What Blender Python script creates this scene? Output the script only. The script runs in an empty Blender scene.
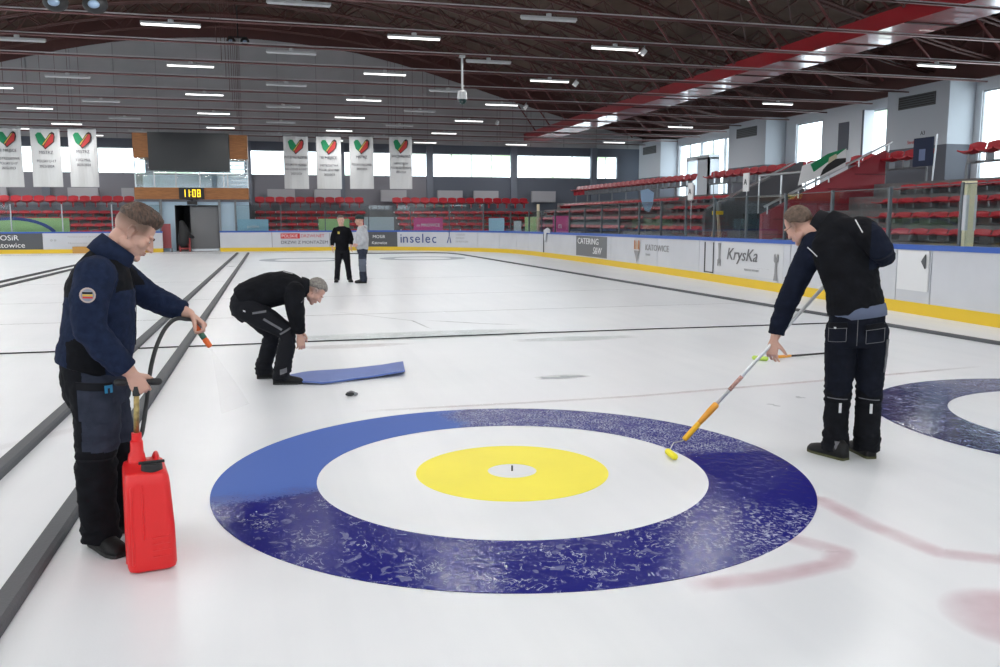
import bpy, math, random
from mathutils import Vector, Matrix, noise
from mathutils.bvhtree import BVHTree
PI = math.pi
V = Vector
random.seed(7)
sc = bpy.context.scene
col = sc.collection

# ------------------------------------------------------------------ materials
MATS = {}
def mat(name, rgb, rough=.6, metal=0., spec=.5, emit=None, estr=1., bump=0., bscale=40., vary=0., vscale=8., alpha=None, stretch=(1, 1, 1), coat=0.):
    if name in MATS: return MATS[name]
    m = bpy.data.materials.new(name); m.use_nodes = True
    nt = m.node_tree; b = nt.nodes['Principled BSDF']
    b.inputs['Base Color'].default_value = (*rgb, 1)
    b.inputs['Roughness'].default_value = rough
    b.inputs['Metallic'].default_value = metal
    b.inputs['Specular IOR Level'].default_value = spec
    b.inputs['Coat Weight'].default_value = coat
    if emit:
        b.inputs['Emission Color'].default_value = (*emit, 1); b.inputs['Emission Strength'].default_value = estr
    if bump or vary:
        tc = nt.nodes.new('ShaderNodeTexCoord'); mp = nt.nodes.new('ShaderNodeMapping')
        mp.inputs['Scale'].default_value = stretch
        nt.links.new(tc.outputs['Object'], mp.inputs['Vector'])
    if bump:
        n = nt.nodes.new('ShaderNodeTexNoise'); n.inputs['Scale'].default_value = bscale; n.inputs['Detail'].default_value = 4
        nt.links.new(mp.outputs[0], n.inputs['Vector'])
        bp = nt.nodes.new('ShaderNodeBump'); bp.inputs['Strength'].default_value = bump; bp.inputs['Distance'].default_value = .01
        nt.links.new(n.outputs['Fac'], bp.inputs['Height']); nt.links.new(bp.outputs[0], b.inputs['Normal'])
    if vary:
        n = nt.nodes.new('ShaderNodeTexNoise'); n.inputs['Scale'].default_value = vscale; n.inputs['Detail'].default_value = 5
        nt.links.new(mp.outputs[0], n.inputs['Vector'])
        r = nt.nodes.new('ShaderNodeValToRGB')
        r.color_ramp.elements[0].position = .3; r.color_ramp.elements[1].position = .7
        r.color_ramp.elements[0].color = (*[max(0, c * (1 - vary)) for c in rgb], 1)
        r.color_ramp.elements[1].color = (*[min(1, c * (1 + vary)) for c in rgb], 1)
        nt.links.new(n.outputs['Fac'], r.inputs[0]); nt.links.new(r.outputs[0], b.inputs['Base Color'])
    MATS[name] = m
    return m
def thin_glass(name, tint=(.93, .96, .97), refl=.08):
    m = bpy.data.materials.new(name); m.use_nodes = True; nt = m.node_tree; nt.nodes.clear()
    o = nt.nodes.new('ShaderNodeOutputMaterial'); t = nt.nodes.new('ShaderNodeBsdfTransparent'); g = nt.nodes.new('ShaderNodeBsdfGlossy')
    t.inputs[0].default_value = (*tint, 1); g.inputs['Roughness'].default_value = .02
    f = nt.nodes.new('ShaderNodeLayerWeight'); f.inputs['Blend'].default_value = .5
    pw = nt.nodes.new('ShaderNodeMath'); pw.operation = 'POWER'; pw.inputs[1].default_value = 4; nt.links.new(f.outputs['Facing'], pw.inputs[0])
    pm = nt.nodes.new('ShaderNodeMath'); pm.operation = 'MULTIPLY_ADD'; pm.inputs[1].default_value = .5; pm.inputs[2].default_value = refl * .5; nt.links.new(pw.outputs[0], pm.inputs[0])
    mx = nt.nodes.new('ShaderNodeMixShader')
    nt.links.new(pm.outputs[0], mx.inputs[0]); nt.links.new(t.outputs[0], mx.inputs[1]); nt.links.new(g.outputs[0], mx.inputs[2])
    nt.links.new(mx.outputs[0], o.inputs[0]); MATS[name] = m
    return m

# ------------------------------------------------------------------ mesh builder
class MB:
    def __init__(s): s.v = []; s.f = []; s.m = []; s.cur = 0
    def add(s, vs, fs):
        o = len(s.v); s.v += [tuple(v) for v in vs]
        for f in fs: s.f.append(tuple(i + o for i in f)); s.m.append(s.cur)
        return s
    def box(s, x0, x1, y0, y1, z0, z1, M=None):
        vs = [V((x, y, z)) for x in (x0, x1) for y in (y0, y1) for z in (z0, z1)]
        if M: vs = [M @ v for v in vs]
        return s.add(vs, [(0, 1, 3, 2), (4, 6, 7, 5), (0, 4, 5, 1), (2, 3, 7, 6), (0, 2, 6, 4), (1, 5, 7, 3)])
    def loft(s, rings, cap=True):
        n = len(rings[0]); vs = [p for r in rings for p in r]; fs = []
        for i in range(len(rings) - 1):
            for j in range(n):
                k = (j + 1) % n
                fs.append((i * n + j, i * n + k, (i + 1) * n + k, (i + 1) * n + j))
        if cap:
            fs.append(tuple(reversed(range(n)))); fs.append(tuple((len(rings) - 1) * n + j for j in range(n)))
        return s.add(vs, fs)
    def tube(s, pts, rad, n=10, hint=(0, 0, 1), rnd=False, cap=True):
        """elliptical tube through pts; rad: number or list of r or (side, other) with side measured along the hint axis"""
        pts = [V(p) for p in pts]
        if not isinstance(rad, (list,)): rad = [rad] * len(pts)
        rad = [(r, r) if not isinstance(r, tuple) else r for r in rad]
        rings = []
        for i, p in enumerate(pts):
            t = (pts[min(i + 1, len(pts) - 1)] - pts[max(i - 1, 0)]).normalized()
            h = V(hint)
            if abs(t.dot(h.normalized())) > .98: h = V((1, 0, 0)) if abs(t.x) < .9 else V((0, 1, 0))
            u = (h - t * h.dot(t)).normalized(); w = t.cross(u)
            def ring(c, k): return [c + u * (math.cos(a) * rad[i][0] * k) + w * (math.sin(a) * rad[i][1] * k) for a in [2 * PI * j / n for j in range(n)]]
            R = min(rad[i])
            if rnd and i == 0:
                for e, k in ((.98, .2), (.85, .53), (.5, .87)): rings.append(ring(p - t * R * e, k))
            rings.append(ring(p, 1))
            if rnd and i == len(pts) - 1:
                for e, k in ((.5, .87), (.85, .53), (.98, .2)): rings.append(ring(p + t * R * e, k))
        return s.loft(rings, cap)
    def ell(s, c, r, M=None, nu=16, nv=10):
        vs = []; fs = []
        for i in range(1, nv):
            th = PI * i / nv
            for j in range(nu):
                a = 2 * PI * j / nu
                vs.append(V((r[0] * math.sin(th) * math.cos(a), r[1] * math.sin(th) * math.sin(a), r[2] * math.cos(th))))
        vs.append(V((0, 0, r[2]))); vs.append(V((0, 0, -r[2])))
        T, B = len(vs) - 2, len(vs) - 1
        for i in range(nv - 2):
            for j in range(nu):
                k = (j + 1) % nu
                fs.append((i * nu + j, (i + 1) * nu + j, (i + 1) * nu + k, i * nu + k))
        for j in range(nu):
            k = (j + 1) % nu
            fs.append((T, j, k)); fs.append((B, (nv - 2) * nu + k, (nv - 2) * nu + j))
        c = V(c)
        vs = [(M @ v if M else v) + c for v in vs]
        return s.add(vs, fs)
    def disc(s, c, r, z, n=48, r0=0):
        c = V((*c, z))
        if r0:
            vs = [c + V((math.cos(a) * q, math.sin(a) * q, 0)) for a in [2 * PI * j / n for j in range(n)] for q in (r0, r)]
            return s.add(vs, [(2 * j, 2 * j + 1, 2 * ((j + 1) % n) + 1, 2 * ((j + 1) % n)) for j in range(n)])
        return s.add([c + V((math.cos(a) * r, math.sin(a) * r, 0)) for a in [2 * PI * j / n for j in range(n)]], [tuple(range(n))])
    def prism(s, poly, z0, z1, M=None):
        n = len(poly)
        vs = [V((x, y, z)) for z in (z0, z1) for x, y in poly]
        if M: vs = [M @ v for v in vs]
        return s.add(vs, [tuple(reversed(range(n))), tuple(n + i for i in range(n))] + [(i, (i + 1) % n, n + (i + 1) % n, n + i) for i in range(n)])
    def mesh(s, name, mats=()):
        me = bpy.data.meshes.new(name); me.from_pydata(s.v, [], s.f)
        for m in mats: me.materials.append(m)
        if len(mats) > 1: me.polygons.foreach_set('material_index', s.m)
        me.update(); return me
    def build(s, name, mats, parent=None, smooth=False, loc=None, rot=None):
        if not isinstance(mats, (list, tuple)): mats = [mats]
        o = bpy.data.objects.new(name, s.mesh(name, mats)); col.objects.link(o)
        if parent: o.parent = parent
        if loc: o.location = loc
        if rot: o.rotation_euler = rot
        if smooth: shade(o.data, smooth)
        return o
def shade(me, angle=True):
    for p in me.polygons: p.use_smooth = True
    if angle is not True:
        try: me.set_sharp_from_angle(angle=math.radians(angle))
        except Exception: pass
def tag(o, label=None, cat=None, group=None, kind=None):
    if label: o['label'] = label
    if cat: o['category'] = cat
    if group: o['group'] = group
    if kind: o['kind'] = kind
    return o
def empty(name, loc=(0, 0, 0), rz=0):
    o = bpy.data.objects.new(name, None); col.objects.link(o); o.location = loc; o.rotation_euler = (0, 0, rz); o.empty_display_size = .2
    return o
def struct(o): o['kind'] = 'structure'; return o
def text(s, size, m, parent, loc, rot, name='lettering', align='LEFT', sx=1., ext=.004, shear=0., label=None):
    cu = bpy.data.curves.new(name, 'FONT'); cu.body = s; cu.size = size; cu.align_x = align; cu.extrude = ext; cu.shear = shear; cu.resolution_u = 3
    t = bpy.data.objects.new(name + '_c', cu)
    me = bpy.data.meshes.new_from_object(t); bpy.data.objects.remove(t)
    me.name = name; me.materials.clear(); me.materials.append(m)
    o = bpy.data.objects.new(name, me); col.objects.link(o); o.parent = parent; o.location = loc; o.rotation_euler = rot; o.scale = (sx, 1, 1)
    if label: o['label'] = label
    return o
def copy_tree(o, parent=None):
    c = o.copy(); col.objects.link(c); c.parent = parent
    for ch in o.children: copy_tree(ch, c)
    return c

# ------------------------------------------------------------------ colours
STEEL = mat('roof_steel', (.095, .036, .032), .5, .1)
DECK = mat('roof_deck', (.12, .08, .06), .9, vary=.25, vscale=.6)
TIE = mat('tie_steel', (.16, .075, .075), .3, .55)
REDBEAM = mat('red_beam', (.42, .02, .03), .28, 0, .8, coat=.5)
GABLE = mat('gable_cladding', (.42, .42, .435), .7, vary=.08, vscale=.5)
GREYW = mat('wall_grey', (.115, .13, .165), .8)
MIDW = mat('wall_mid_grey', (.2, .2, .23), .8)
PALEW = mat('wall_pale', (.74, .78, .84), .7)
DARKBAND = mat('wall_dark_band', (.13, .14, .17), .8)
CONC = mat('stand_concrete', (.17, .16, .165), .85, vary=.2, vscale=1.5)
WHITE = mat('board_white', (.57, .585, .63), .35, vary=.05, vscale=1.2)
BLUECAP = mat('cap_blue', (.03, .10, .42), .4)
YELLOW = mat('kick_yellow', (.74, .50, .02), .45)
DARKP = mat('panel_dark', (.075, .08, .09), .5)
BLACK = mat('black', (.012, .012, .014), .6)
WOOD = mat('wood_cladding', (.30, .115, .03), .5, vary=.25, vscale=3, stretch=(1, 1, 8))
SEATR = mat('seat_red', (.46, .015, .03), .35)
ALU = mat('aluminium', (.6, .62, .65), .35, .8)
GREYM = mat('grey_metal', (.22, .23, .25), .5, .4)
FOAM = mat('divider_foam', (.085, .09, .10), .75, bump=.3, bscale=60)
PAPER = mat('banner_white', (.62, .63, .64), .8)
INK = mat('ink', (.05, .05, .07), .7)
INKB = mat('ink_blue', (.03, .06, .22), .7)
WTXT = mat('white_print', (.8, .8, .82), .7)
CREST_G = mat('crest_green', (.005, .22, .09), .7)
CREST_R = mat('crest_red', (.46, .03, .03), .7)
CREST_K = mat('crest_black', (.03, .02, .02), .7)
CREST_Y = mat('crest_gold', (.7, .45, .08), .7)
TUBE = mat('lamp_diffuser', (.8, .8, .8), .5, emit=(1, .99, .96), estr=2.2)
TUBEOFF = mat('lamp_diffuser_off', (.55, .56, .58), .4)
HOUSING = mat('lamp_housing', (.55, .56, .58), .4)
GLASSW = thin_glass('window_glass')
PLEXI = thin_glass('rink_glass', (.86, .90, .90))

# ------------------------------------------------------------------ ice
def ice_material():
    m = bpy.data.materials.new('ice'); m.use_nodes = True; nt = m.node_tree; N = nt.nodes; L = nt.links
    b = N['Principled BSDF']
    tc = N.new('ShaderNodeTexCoord')
    n = N.new('ShaderNodeTexNoise'); n.inputs['Scale'].default_value = .55; n.inputs['Detail'].default_value = 6
    L.new(tc.outputs['Object'], n.inputs['Vector'])
    r = N.new('ShaderNodeValToRGB'); r.color_ramp.elements[0].position = .3; r.color_ramp.elements[1].position = .72
    r.color_ramp.elements[0].color = (.66, .685, .725, 1); r.color_ramp.elements[1].color = (.745, .765, .80, 1)
    L.new(n.outputs['Fac'], r.inputs[0])
    # long scuffs left by the resurfacer
    mp = N.new('ShaderNodeMapping'); mp.inputs['Scale'].default_value = (2.2, .12, 1); L.new(tc.outputs['Object'], mp.inputs['Vector'])
    n2 = N.new('ShaderNodeTexNoise'); n2.inputs['Scale'].default_value = 2; n2.inputs['Detail'].default_value = 8; L.new(mp.outputs[0], n2.inputs['Vector'])
    r2 = N.new('ShaderNodeValToRGB'); r2.color_ramp.elements[0].position = .45; r2.color_ramp.elements[1].position = .75
    r2.color_ramp.elements[0].color = (1, 1, 1, 1); r2.color_ramp.elements[1].color = (.95, .955, .96, 1)
    L.new(n2.outputs['Fac'], r2.inputs[0])
    mx = N.new('ShaderNodeMixRGB'); mx.blend_type = 'MULTIPLY'; mx.inputs[0].default_value = 1
    L.new(r.outputs[0], mx.inputs[1]); L.new(r2.outputs[0], mx.inputs[2]); L.new(mx.outputs[0], b.inputs['Base Color'])
    rr = N.new('ShaderNodeMapRange'); rr.inputs['To Min'].default_value = .22; rr.inputs['To Max'].default_value = .42
    L.new(n.outputs['Fac'], rr.inputs['Value']); L.new(rr.outputs[0], b.inputs['Roughness'])
    n3 = N.new('ShaderNodeTexNoise'); n3.inputs['Scale'].default_value = 120; n3.inputs['Detail'].default_value = 2; L.new(tc.outputs['Object'], n3.inputs['Vector'])
    bp = N.new('ShaderNodeBump'); bp.inputs['Strength'].default_value = .12; bp.inputs['Distance'].default_value = .003
    L.new(n3.outputs['Fac'], bp.inputs['Height']); L.new(bp.outputs[0], b.inputs['Normal'])
    b.inputs['Specular IOR Level'].default_value = .5
    return m
ICE = ice_material()
fl = MB().box(-27.4, 26.2, -14, 58, -.3, 0)
struct(fl.build('floor', ICE))

# boards: path of the inner face, walked anticlockwise from the near right side
BPATH = [(9.95, 3.5), (10.18, 7), (10.42, 10.3), (10.6, 12.6), (10.86, 15.9), (11.27, 21.1), (11.55, 25.7), (11.74, 30), (11.8, 34), (11.78, 38)]
for k in range(1, 12):
    a = PI / 2 * k / 12
    BPATH.append((3.3 + 8.48 * math.cos(a), 39 + 8.5 * math.sin(a)))
BPATH += [(3.3, 47.5), (-2.36, 47.5)]
def resample(path):
    P = [V((x, y, 0)) for x, y in path]; S = [0]
    for i in range(1, len(P)): S.append(S[-1] + (P[i] - P[i - 1]).length)
    return P, S
BP, BS = resample(BPATH)
def bat(s):
    for i in range(len(BS) - 1):
        if s <= BS[i + 1] or i == len(BS) - 2:
            return BP[i].lerp(BP[i + 1], (s - BS[i]) / (BS[i + 1] - BS[i]))
def s_at_y(y):
    for i in range(len(BS) - 1):
        if BP[i].y <= y <= BP[i + 1].y and BP[i + 1].y > BP[i].y:
            return BS[i] + (BS[i + 1] - BS[i]) * (y - BP[i].y) / (BP[i + 1].y - BP[i].y)
def bh(s): return 1.17 - .10 * min(1, max(0, (s - 6) / 30))
def strip(s0, s1, z0, z1, d0, d1, step=.35, pf=None, hf=None):
    """a slab following the board line between arc lengths s0 and s1; d = distance behind the face"""
    n = max(1, int((s1 - s0) / step)); mb = MB(); rings = []
    for i in range(n + 1):
        s = s0 + (s1 - s0) * i / n; p = (pf or bat)(s); q = ((pf or bat)(min(s + .1, s1 + .1)) - (pf or bat)(s - .1)).normalized()
        nrm = V((q.y, -q.x, 0))
        k = (hf(s) if hf else 0)
        rings.append([p + nrm * d0 + V((0, 0, z0)), p + nrm * d1 + V((0, 0, z0)), p + nrm * d1 + V((0, 0, z1 + k)), p + nrm * d0 + V((0, 0, z1 + k))])
    return mb.loft(rings)
FARL = lambda s: V((-5.15 - s, 47.5, 0))           # far boards beyond the doorway, walked leftwards
def board(s0, s1, label, pf=None, face=WHITE, cap=BLUECAP, z1=None):
    hf = (lambda s: bh(s) - 1.07) if pf is None else None
    f = pf or bat
    o = f((s0 + s1) / 2); root = empty('dasher_board', (o.x, o.y, 0))
    tag(root, label, 'board', 'rink boards around the ice')
    def sub(mb, name, m, par=root, offs=V((o.x, o.y, 0))):
        mb.v = [tuple(V(v) - offs) for v in mb.v]
        return mb.build(name, m, par)
    g = .012
    sub(strip(s0 + g, s1 - g, .20, 1.0, 0, .09, pf=pf, hf=hf), 'face_panel', face)
    sub(strip(s0, s1, .0, .20, -.012, .09, pf=pf), 'kick_plate', YELLOW)
    sub(strip(s0, s1, .995, 1.07, -.02, .14, pf=pf, hf=hf) if not hf else strip_cap(s0, s1, hf), 'cap_rail', cap)
    sub(strip(s0 + g, s1 - g, .05, .95, .092, .14, pf=pf), 'back_frame', GREYM)
    return root
def strip_cap(s0, s1, hf):
    n = max(1, int((s1 - s0) / .35)); mb = MB(); rings = []
    for i in range(n + 1):
        s = s0 + (s1 - s0) * i / n; p = bat(s); q = (bat(s + .1) - bat(s - .1)).normalized(); nrm = V((q.y, -q.x, 0)); k = hf(s)
        rings.append([p + nrm * -.02 + V((0, 0, .995 + k)), p + nrm * .14 + V((0, 0, .995 + k)), p + nrm * .14 + V((0, 0, 1.08 + k)), p + nrm * -.02 + V((0, 0, 1.08 + k))])
    return mb.loft(rings)
ys = [3.6, 6.6, 9.3, 11.88, 12.78, 16.4, 20.25, 21.2, 24.2, 28.4, 32.6, 36.5, 38.6]
sb = [s_at_y(y) for y in ys]
s_end = BS[-1]
s_x105 = min((abs(bat(sb[-1] + i * .05).x - 10.5), sb[-1] + i * .05) for i in range(300))[1]
s41 = [sb[-1] + (s_x105 - sb[-1]) * k / 3 for k in (1, 2, 3)]
names = ['plain white rink board at the near end beside the viewer', 'plain white rink board just out beside the near end', 'blank white rink board with faint scratches, right of the hanging white sheet',
         'white rink board with a loose white sheet fixed on it', 'white rink board behind the bent man with the pole', 'white rink board lettered KrysKa with drawn wrenches',
         'narrow white gate in the boards with a black gap', 'white rink board with the KATOWICE lettering and dark pointed crest', 'white rink board carrying the grey CATERING panel',
         'plain white rink board between the gate post and the CATERING panel', 'white rink board with a dark upright joint and a cloth over it', 'plain scuffed white rink board at the start of the corner curve']
RB = {}
for i in range(len(sb) - 1):
    RB[i] = board(sb[i], sb[i + 1], names[i], face=(WHITE), cap=BLUECAP)
ss = [sb[-1]] + s41
cn = ['first curved white board panel of the far corner', 'middle curved white board panel of the far corner', 'last curved white board panel before the inselec lettering']
for i in range(3): board(ss[i], ss[i + 1], cn[i])
def s_at_x(x): return BS[-2] + (3.3 - x) if x <= 3.3 else None
sA = ss[-1]
# far straight boards: inselec, dark panel, POLSKIE DRZWI, plain
pA = bat(sA)
def s_near_x(x):
    best = min((abs(bat(sA - 1 + i * .05).x - x), sA - 1 + i * .05) for i in range(int((s_end - sA + 1) / .05)))
    return best[1]
s_ins, s_dark, s_pol = s_near_x(6.8), s_near_x(5.2), s_near_x(3.3)
board(sA, s_ins, 'white far rink board with the blue inselec lettering')
board(s_ins, s_dark, 'dark grey far rink board with white writing, half hidden by the man in the hoodie', face=DARKP)
board(s_dark, s_pol, 'white far rink board directly behind the man in black')
board(s_pol, s_near_x(.3), 'white far rink board with the red POLSKIE DRZWI.NET lettering')
board(s_near_x(.3), s_end, 'plain white far rink board right beside the dark doorway')
board(0, 2.6, 'white far rink board left of the doorway', pf=FARL)
board(2.6, 5.6, 'white far rink board with two thin lines of print', pf=FARL)
board(5.6, 9.4, 'dark far rink board with the white MOSiR Katowice lettering', pf=FARL, face=DARKP)
board(9.4, 13, 'dark far rink board next to the MOSiR lettering, by the picture edge', pf=FARL, face=DARKP)
for k in range(3):
    o = MB().box(-.55, .55, 0, .25, .0, .33).build('cardboard_box', mat('cardboard', (.5, .27, .07), .8), None, loc=(-6.3 - k * 1.25, 47.15, 0))
    tag(o, ['tan box against the far boards, closest to the doorway', 'tan box against the far boards, middle of three', 'tan box against the far boards, closest to the dark panel'][k], 'box', 'tan boxes along the far boards')

# lettering on boards -------------------------------------------------
def on_board(i_root, s, z, d=-.022):
    """matrix data for writing facing the ice, starting at arc length s (text runs towards smaller s)"""
    p = bat(s); q = (bat(s + .05) - bat(s - .6)).normalized(); nrm = V((q.y, -q.x, 0))
    rz = math.atan2(-q.y, -q.x)
    return V((p.x + nrm.x * d, p.y + nrm.y * d, z)), rz
def btext(root, s, z, txt, size, m, sx=1, shear=0, name='lettering', label=None):
    P, rz = on_board(root, s, z)
    return text(txt, size, m, root, P - root.location, (PI / 2, 0, rz), name, sx=sx, shear=shear, label=label)
def bplate(root, s0, s1, z0, z1, m, name='panel', d0=-.008, d1=.002):
    mb = strip(s0, s1, z0, z1, d0, d1); mb.v = [tuple(V(v) - root.location) for v in mb.v]
    return mb.build(name, m, root)
def bpoly(root, s, z, polys, m, name):
    """flat marks given as polygons in (along, up) metres from the start point"""
    P, rz = on_board(root, s, z); mb = MB(); M = Matrix.Translation(P - root.location) @ Matrix.Rotation(rz, 4, 'Z') @ Matrix.Rotation(PI / 2, 4, 'X')
    for pl in polys: mb.prism(pl, 0, .006, M)
    return mb.build(name, m, root)
# KrysKa
R5 = RB[5]; 
bplate(R5, s_at_y(16.7), s_at_y(20.15), .27, 1.04, mat('krys_white', (.62, .63, .66), .5), 'advert_sheet')
GREYP = mat('print_grey', (.16, .16, .17), .7)
MIDP = mat('print_mid', (.27, .27, .28), .7)
btext(R5, s_at_y(19.5), .62, 'KrysKa', .42, GREYP, sx=1.32, shear=.25)
def wrench(x, y, k, up=1):
    return [[(x - .07 * k, y), (x + .07 * k, y), (x + .045 * k, y + .42 * k * up), (x - .045 * k, y + .42 * k * up)],
            [(x - .13 * k, y + .40 * k * up), (x - .05 * k, y + .34 * k * up), (x + .02 * k, y + .42 * k * up), (x - .06 * k, y + .62 * k * up), (x - .13 * k, y + .58 * k * up)],
            [(x + .13 * k, y + .40 * k * up), (x + .05 * k, y + .34 * k * up), (x - .02 * k, y + .42 * k * up), (x + .08 * k, y + .62 * k * up), (x + .13 * k, y + .58 * k * up)],
            [(x - .12 * k, y - .18 * k * up), (x + .12 * k, y - .18 * k * up), (x + .07 * k, y + .02), (x - .07 * k, y + .02)]]
bpoly(R5, s_at_y(19.9), .88, [[(px, -py) for px, py in pl] for pl in wrench(0, 0, .75)], MIDP, 'wrench_mark')
bpoly(R5, s_at_y(16.98), .38, wrench(0, 0, .75), MIDP, 'wrench_mark')
bplate(R5, s_at_y(17.3), s_at_y(18.6), .47, .475, MIDP, 'underline')
btext(R5, s_at_y(18.5), .39, 'WARSZTAT NAPRAWY', .07, mat('print_faint', (.42, .42, .44), .7))
# gate
R6 = RB[6]
bplate(R6, s_at_y(20.80), s_at_y(20.86), .22, 1.02, BLACK, 'gate_gap'); bplate(R6, s_at_y(20.32), s_at_y(20.8), .22, .25, BLACK, 'gate_gap'); bplate(R6, s_at_y(20.28), s_at_y(20.32), .22, 1.02, BLACK, 'gate_gap')
# KATOWICE
R7 = RB[7]; R8 = RB[8]
btext(R8, s_at_y(25.15), .66, 'KATOWICE', .27, MIDP, sx=1.35); btext(R8, s_at_y(25.1), .5, 'Katowice', .1, MATS['print_faint'])
bpoly(R8, s_at_y(25.85), .62, [[(-.28, 0), (.2, 0), (.05, -.2), (-.04, -.38), (-.13, -.2)]], MIDP, 'pointed_crest')
bpoly(R8, s_at_y(25.85), .66, [[(-.28, 0), (-.16, 0), (-.16, .26), (-.22, .31), (-.28, .26)], [(.08, 0), (.2, 0), (.2, .26), (.14, .31), (.08, .26)]], mat('crest_rust', (.42, .17, .08), .7), 'crest_tower')
bpoly(R8, s_at_y(25.85), .66, [[(-.14, 0), (.06, 0), (.06, .12), (-.04, .3), (-.14, .12)]], mat('crest_tan', (.5, .38, .28), .7), 'crest_tower')
# CATERING
R8 = RB[8]
mat('cater_grey', (.15, .155, .165), .6)
R9 = RB[9]
bplate(R9, s_at_y(28.8), s_at_y(32.2), .24, 1.0, MATS['cater_grey'], 'advert_panel')
btext(R9, s_at_y(32.0), .70, 'CATERING', .32, WTXT, sx=1.5, name='lettering'); btext(R9, s_at_y(30.3), .36, 'S&W', .36, WTXT, sx=1.2, shear=.3)
RB[9]['label'] = 'rink board with the grey CATERING advert panel'
RB[8]['label'] = 'white rink board with the KATOWICE lettering and dark pointed crest'; RB[7]['label'] = 'plain white rink board between the narrow gate and the KATOWICE lettering'
R10 = RB[10]; bplate(R10, s_at_y(36.36), s_at_y(36.48), .16, 1.02, BLACK, 'board_joint')
R10['label'] = 'scuffed white rink board split by a dark upright joint'
RB[11]['label'] = 'plain scuffed white rink board at the start of the corner curve'
# hung white sheet on right board
o = strip(s_at_y(11.92), s_at_y(12.72), .40, 1.07, -.03, -.012); o = o.build('white_sheet', mat('sheet_white', (.74, .75, .77), .5)); tag(o, 'loose white square sheet hung on the rink boards beside the bent man', 'sheet')
mb = MB(); P, rz = on_board(None, s_at_y(11.96), .90)
mb.prism([(-.0, .12), (.0, -.12), (-.10, 0)], 0, .02, Matrix.Translation(P + V((-.03, 0, 0))) @ Matrix.Rotation(rz, 4, 'Z') @ Matrix.Rotation(PI / 2, 4, 'X'))
mb.build('clip', DARKP, None).parent = o
# far lettering; far boards run along +X with the text facing -Y
def find_board(txt): return [x for x in col.objects if x.get('label') == txt][0]
def ftext(root, x, z, s, size, m, sx=1, name='lettering', y=47.485, shear=0):
    return text(s, size, m, root, V((x, y, z)) - root.location, (PI / 2, 0, 0), name, sx=sx, shear=shear)
rp = find_board('white far rink board with the red POLSKIE DRZWI.NET lettering')
REDINK = mat('print_red', (.55, .03, .03), .6)
mb = MB().box(.72, 1.72, 47.478, 47.492, .66, .93); mb.v = [tuple(V(v) - rp.location) for v in mb.v]; mb.build('red_plate', REDINK, rp)
ftext(rp, .76, .72, 'POLSKIE', .23, WTXT, 1.0, y=47.472); ftext(rp, 1.76, .72, 'DRZWI.NET', .23, REDINK, 1.0)
ftext(rp, .72, .38, 'DRZWI Z MONTAŻEM', .23, INK, 1.07)
rd = find_board('dark grey far rink board with white writing, half hidden by the man in the hoodie')
P, rz = on_board(None, s_near_x(5.75), .66)
btext(rd, s_near_x(5.55), .66, 'MOSiR', .24, WTXT); btext(rd, s_near_x(5.5), .34, 'Katowice', .22, WTXT)
ri = find_board('white far rink board with the blue inselec lettering')
for k, ch in enumerate('inselec'):
    btext(ri, s_near_x([6.95, 7.10, 7.43, 7.71, 8.04, 8.19, 8.52][k]), .42, ch, .70, INKB)
bpoly(ri, s_near_x(9.35), .42, [[(-.18, 0), (-.12, 0), (-.02, .3), (-.05, .34)], [(-.05, .3), (0, .34), (.02, .55), (-.03, .55)], [(.0, .3), (.05, .3), (.12, 0), (.06, 0)], [(-.02, .5), (.05, .62), (.0, .66), (-.06, .56)]], INKB, 'figure_logo')
rc_ = [x for x in col.objects if x.get('label') == cn[2]][0]
for k, (tx, sz) in enumerate((('ORTHOPAEDIC', .09), ('CENTRUM', .12), ('DR MEDYCZNE', .12))):
    btext(rc_ if False else ri, s_near_x(9.62), .82 - k * .18, tx, sz, MATS['print_faint'])
rm = find_board('dark far rink board with the white MOSiR Katowice lettering')
ftext(rm, -12.95, .66, 'MOSiR', .36, WTXT, 1.1); ftext(rm, -13.05, .30, 'Katowice', .36, WTXT, 1.1)
rt = find_board('white far rink board with two thin lines of print')
for k in range(2): ftext(rt, -9.6, .78 - .32 * k, 'Nowoczesne drzwi i okna', .13, MATS['print_faint'], 1.3)
ftext(rt, -10.4, .6, 'o o', .2, MIDP, 1)

# white edge strip of the ice by the far boards
# ------------------------------------------------------------------ glass above the boards
POSTM = mat('glass_post', (.10, .115, .13), .4, .4)
def glass_panel(p0, p1, z0, z1, label, post=POSTM, grp='clear panes above the rink boards', pw=.024):
    p0, p1 = V((*p0, 0)), V((*p1, 0)); d = p1 - p0; L = d.length; rz = math.atan2(d.y, d.x)
    r = empty('rink_glass', (p0.x, p0.y, z0), rz); tag(r, label, 'glass', grp)
    MB().box(pw, L - .01, -.006, .006, .0, z1 - z0).build('pane', PLEXI, r)
    MB().box(-pw, pw, -.03, .03, -.05, z1 - z0 + .03).build('post', post, r)
    MB().box(pw, L - pw, -.012, .012, z1 - z0 - .001, z1 - z0 + .012).build('top_edge', POSTM, r)
    return r
def outp(s, d=.07):
    p = bat(s); q = (bat(s + .1) - bat(s - .1)).normalized(); return (p.x + q.y * d, p.y - q.x * d)
Ord = ['first', 'second', 'third', 'fourth', 'fifth', 'sixth', 'seventh', 'eighth', 'ninth', 'tenth', 'eleventh', 'twelfth', 'thirteenth', 'fourteenth', 'fifteenth', 'sixteenth', 'seventeenth', 'eighteenth', 'nineteenth', 'twentieth']
def nth(i): return Ord[i] if i < 20 else '%d%s' % (i + 1, {1: 'st', 2: 'nd', 3: 'rd'}.get((i + 1) % 10 if (i + 1) // 10 != 1 else 0, 'th'))
gs = s_at_y(7.7); k = 0; PALEP = mat('pale_post', (.72, .66, .46), .6)
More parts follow.
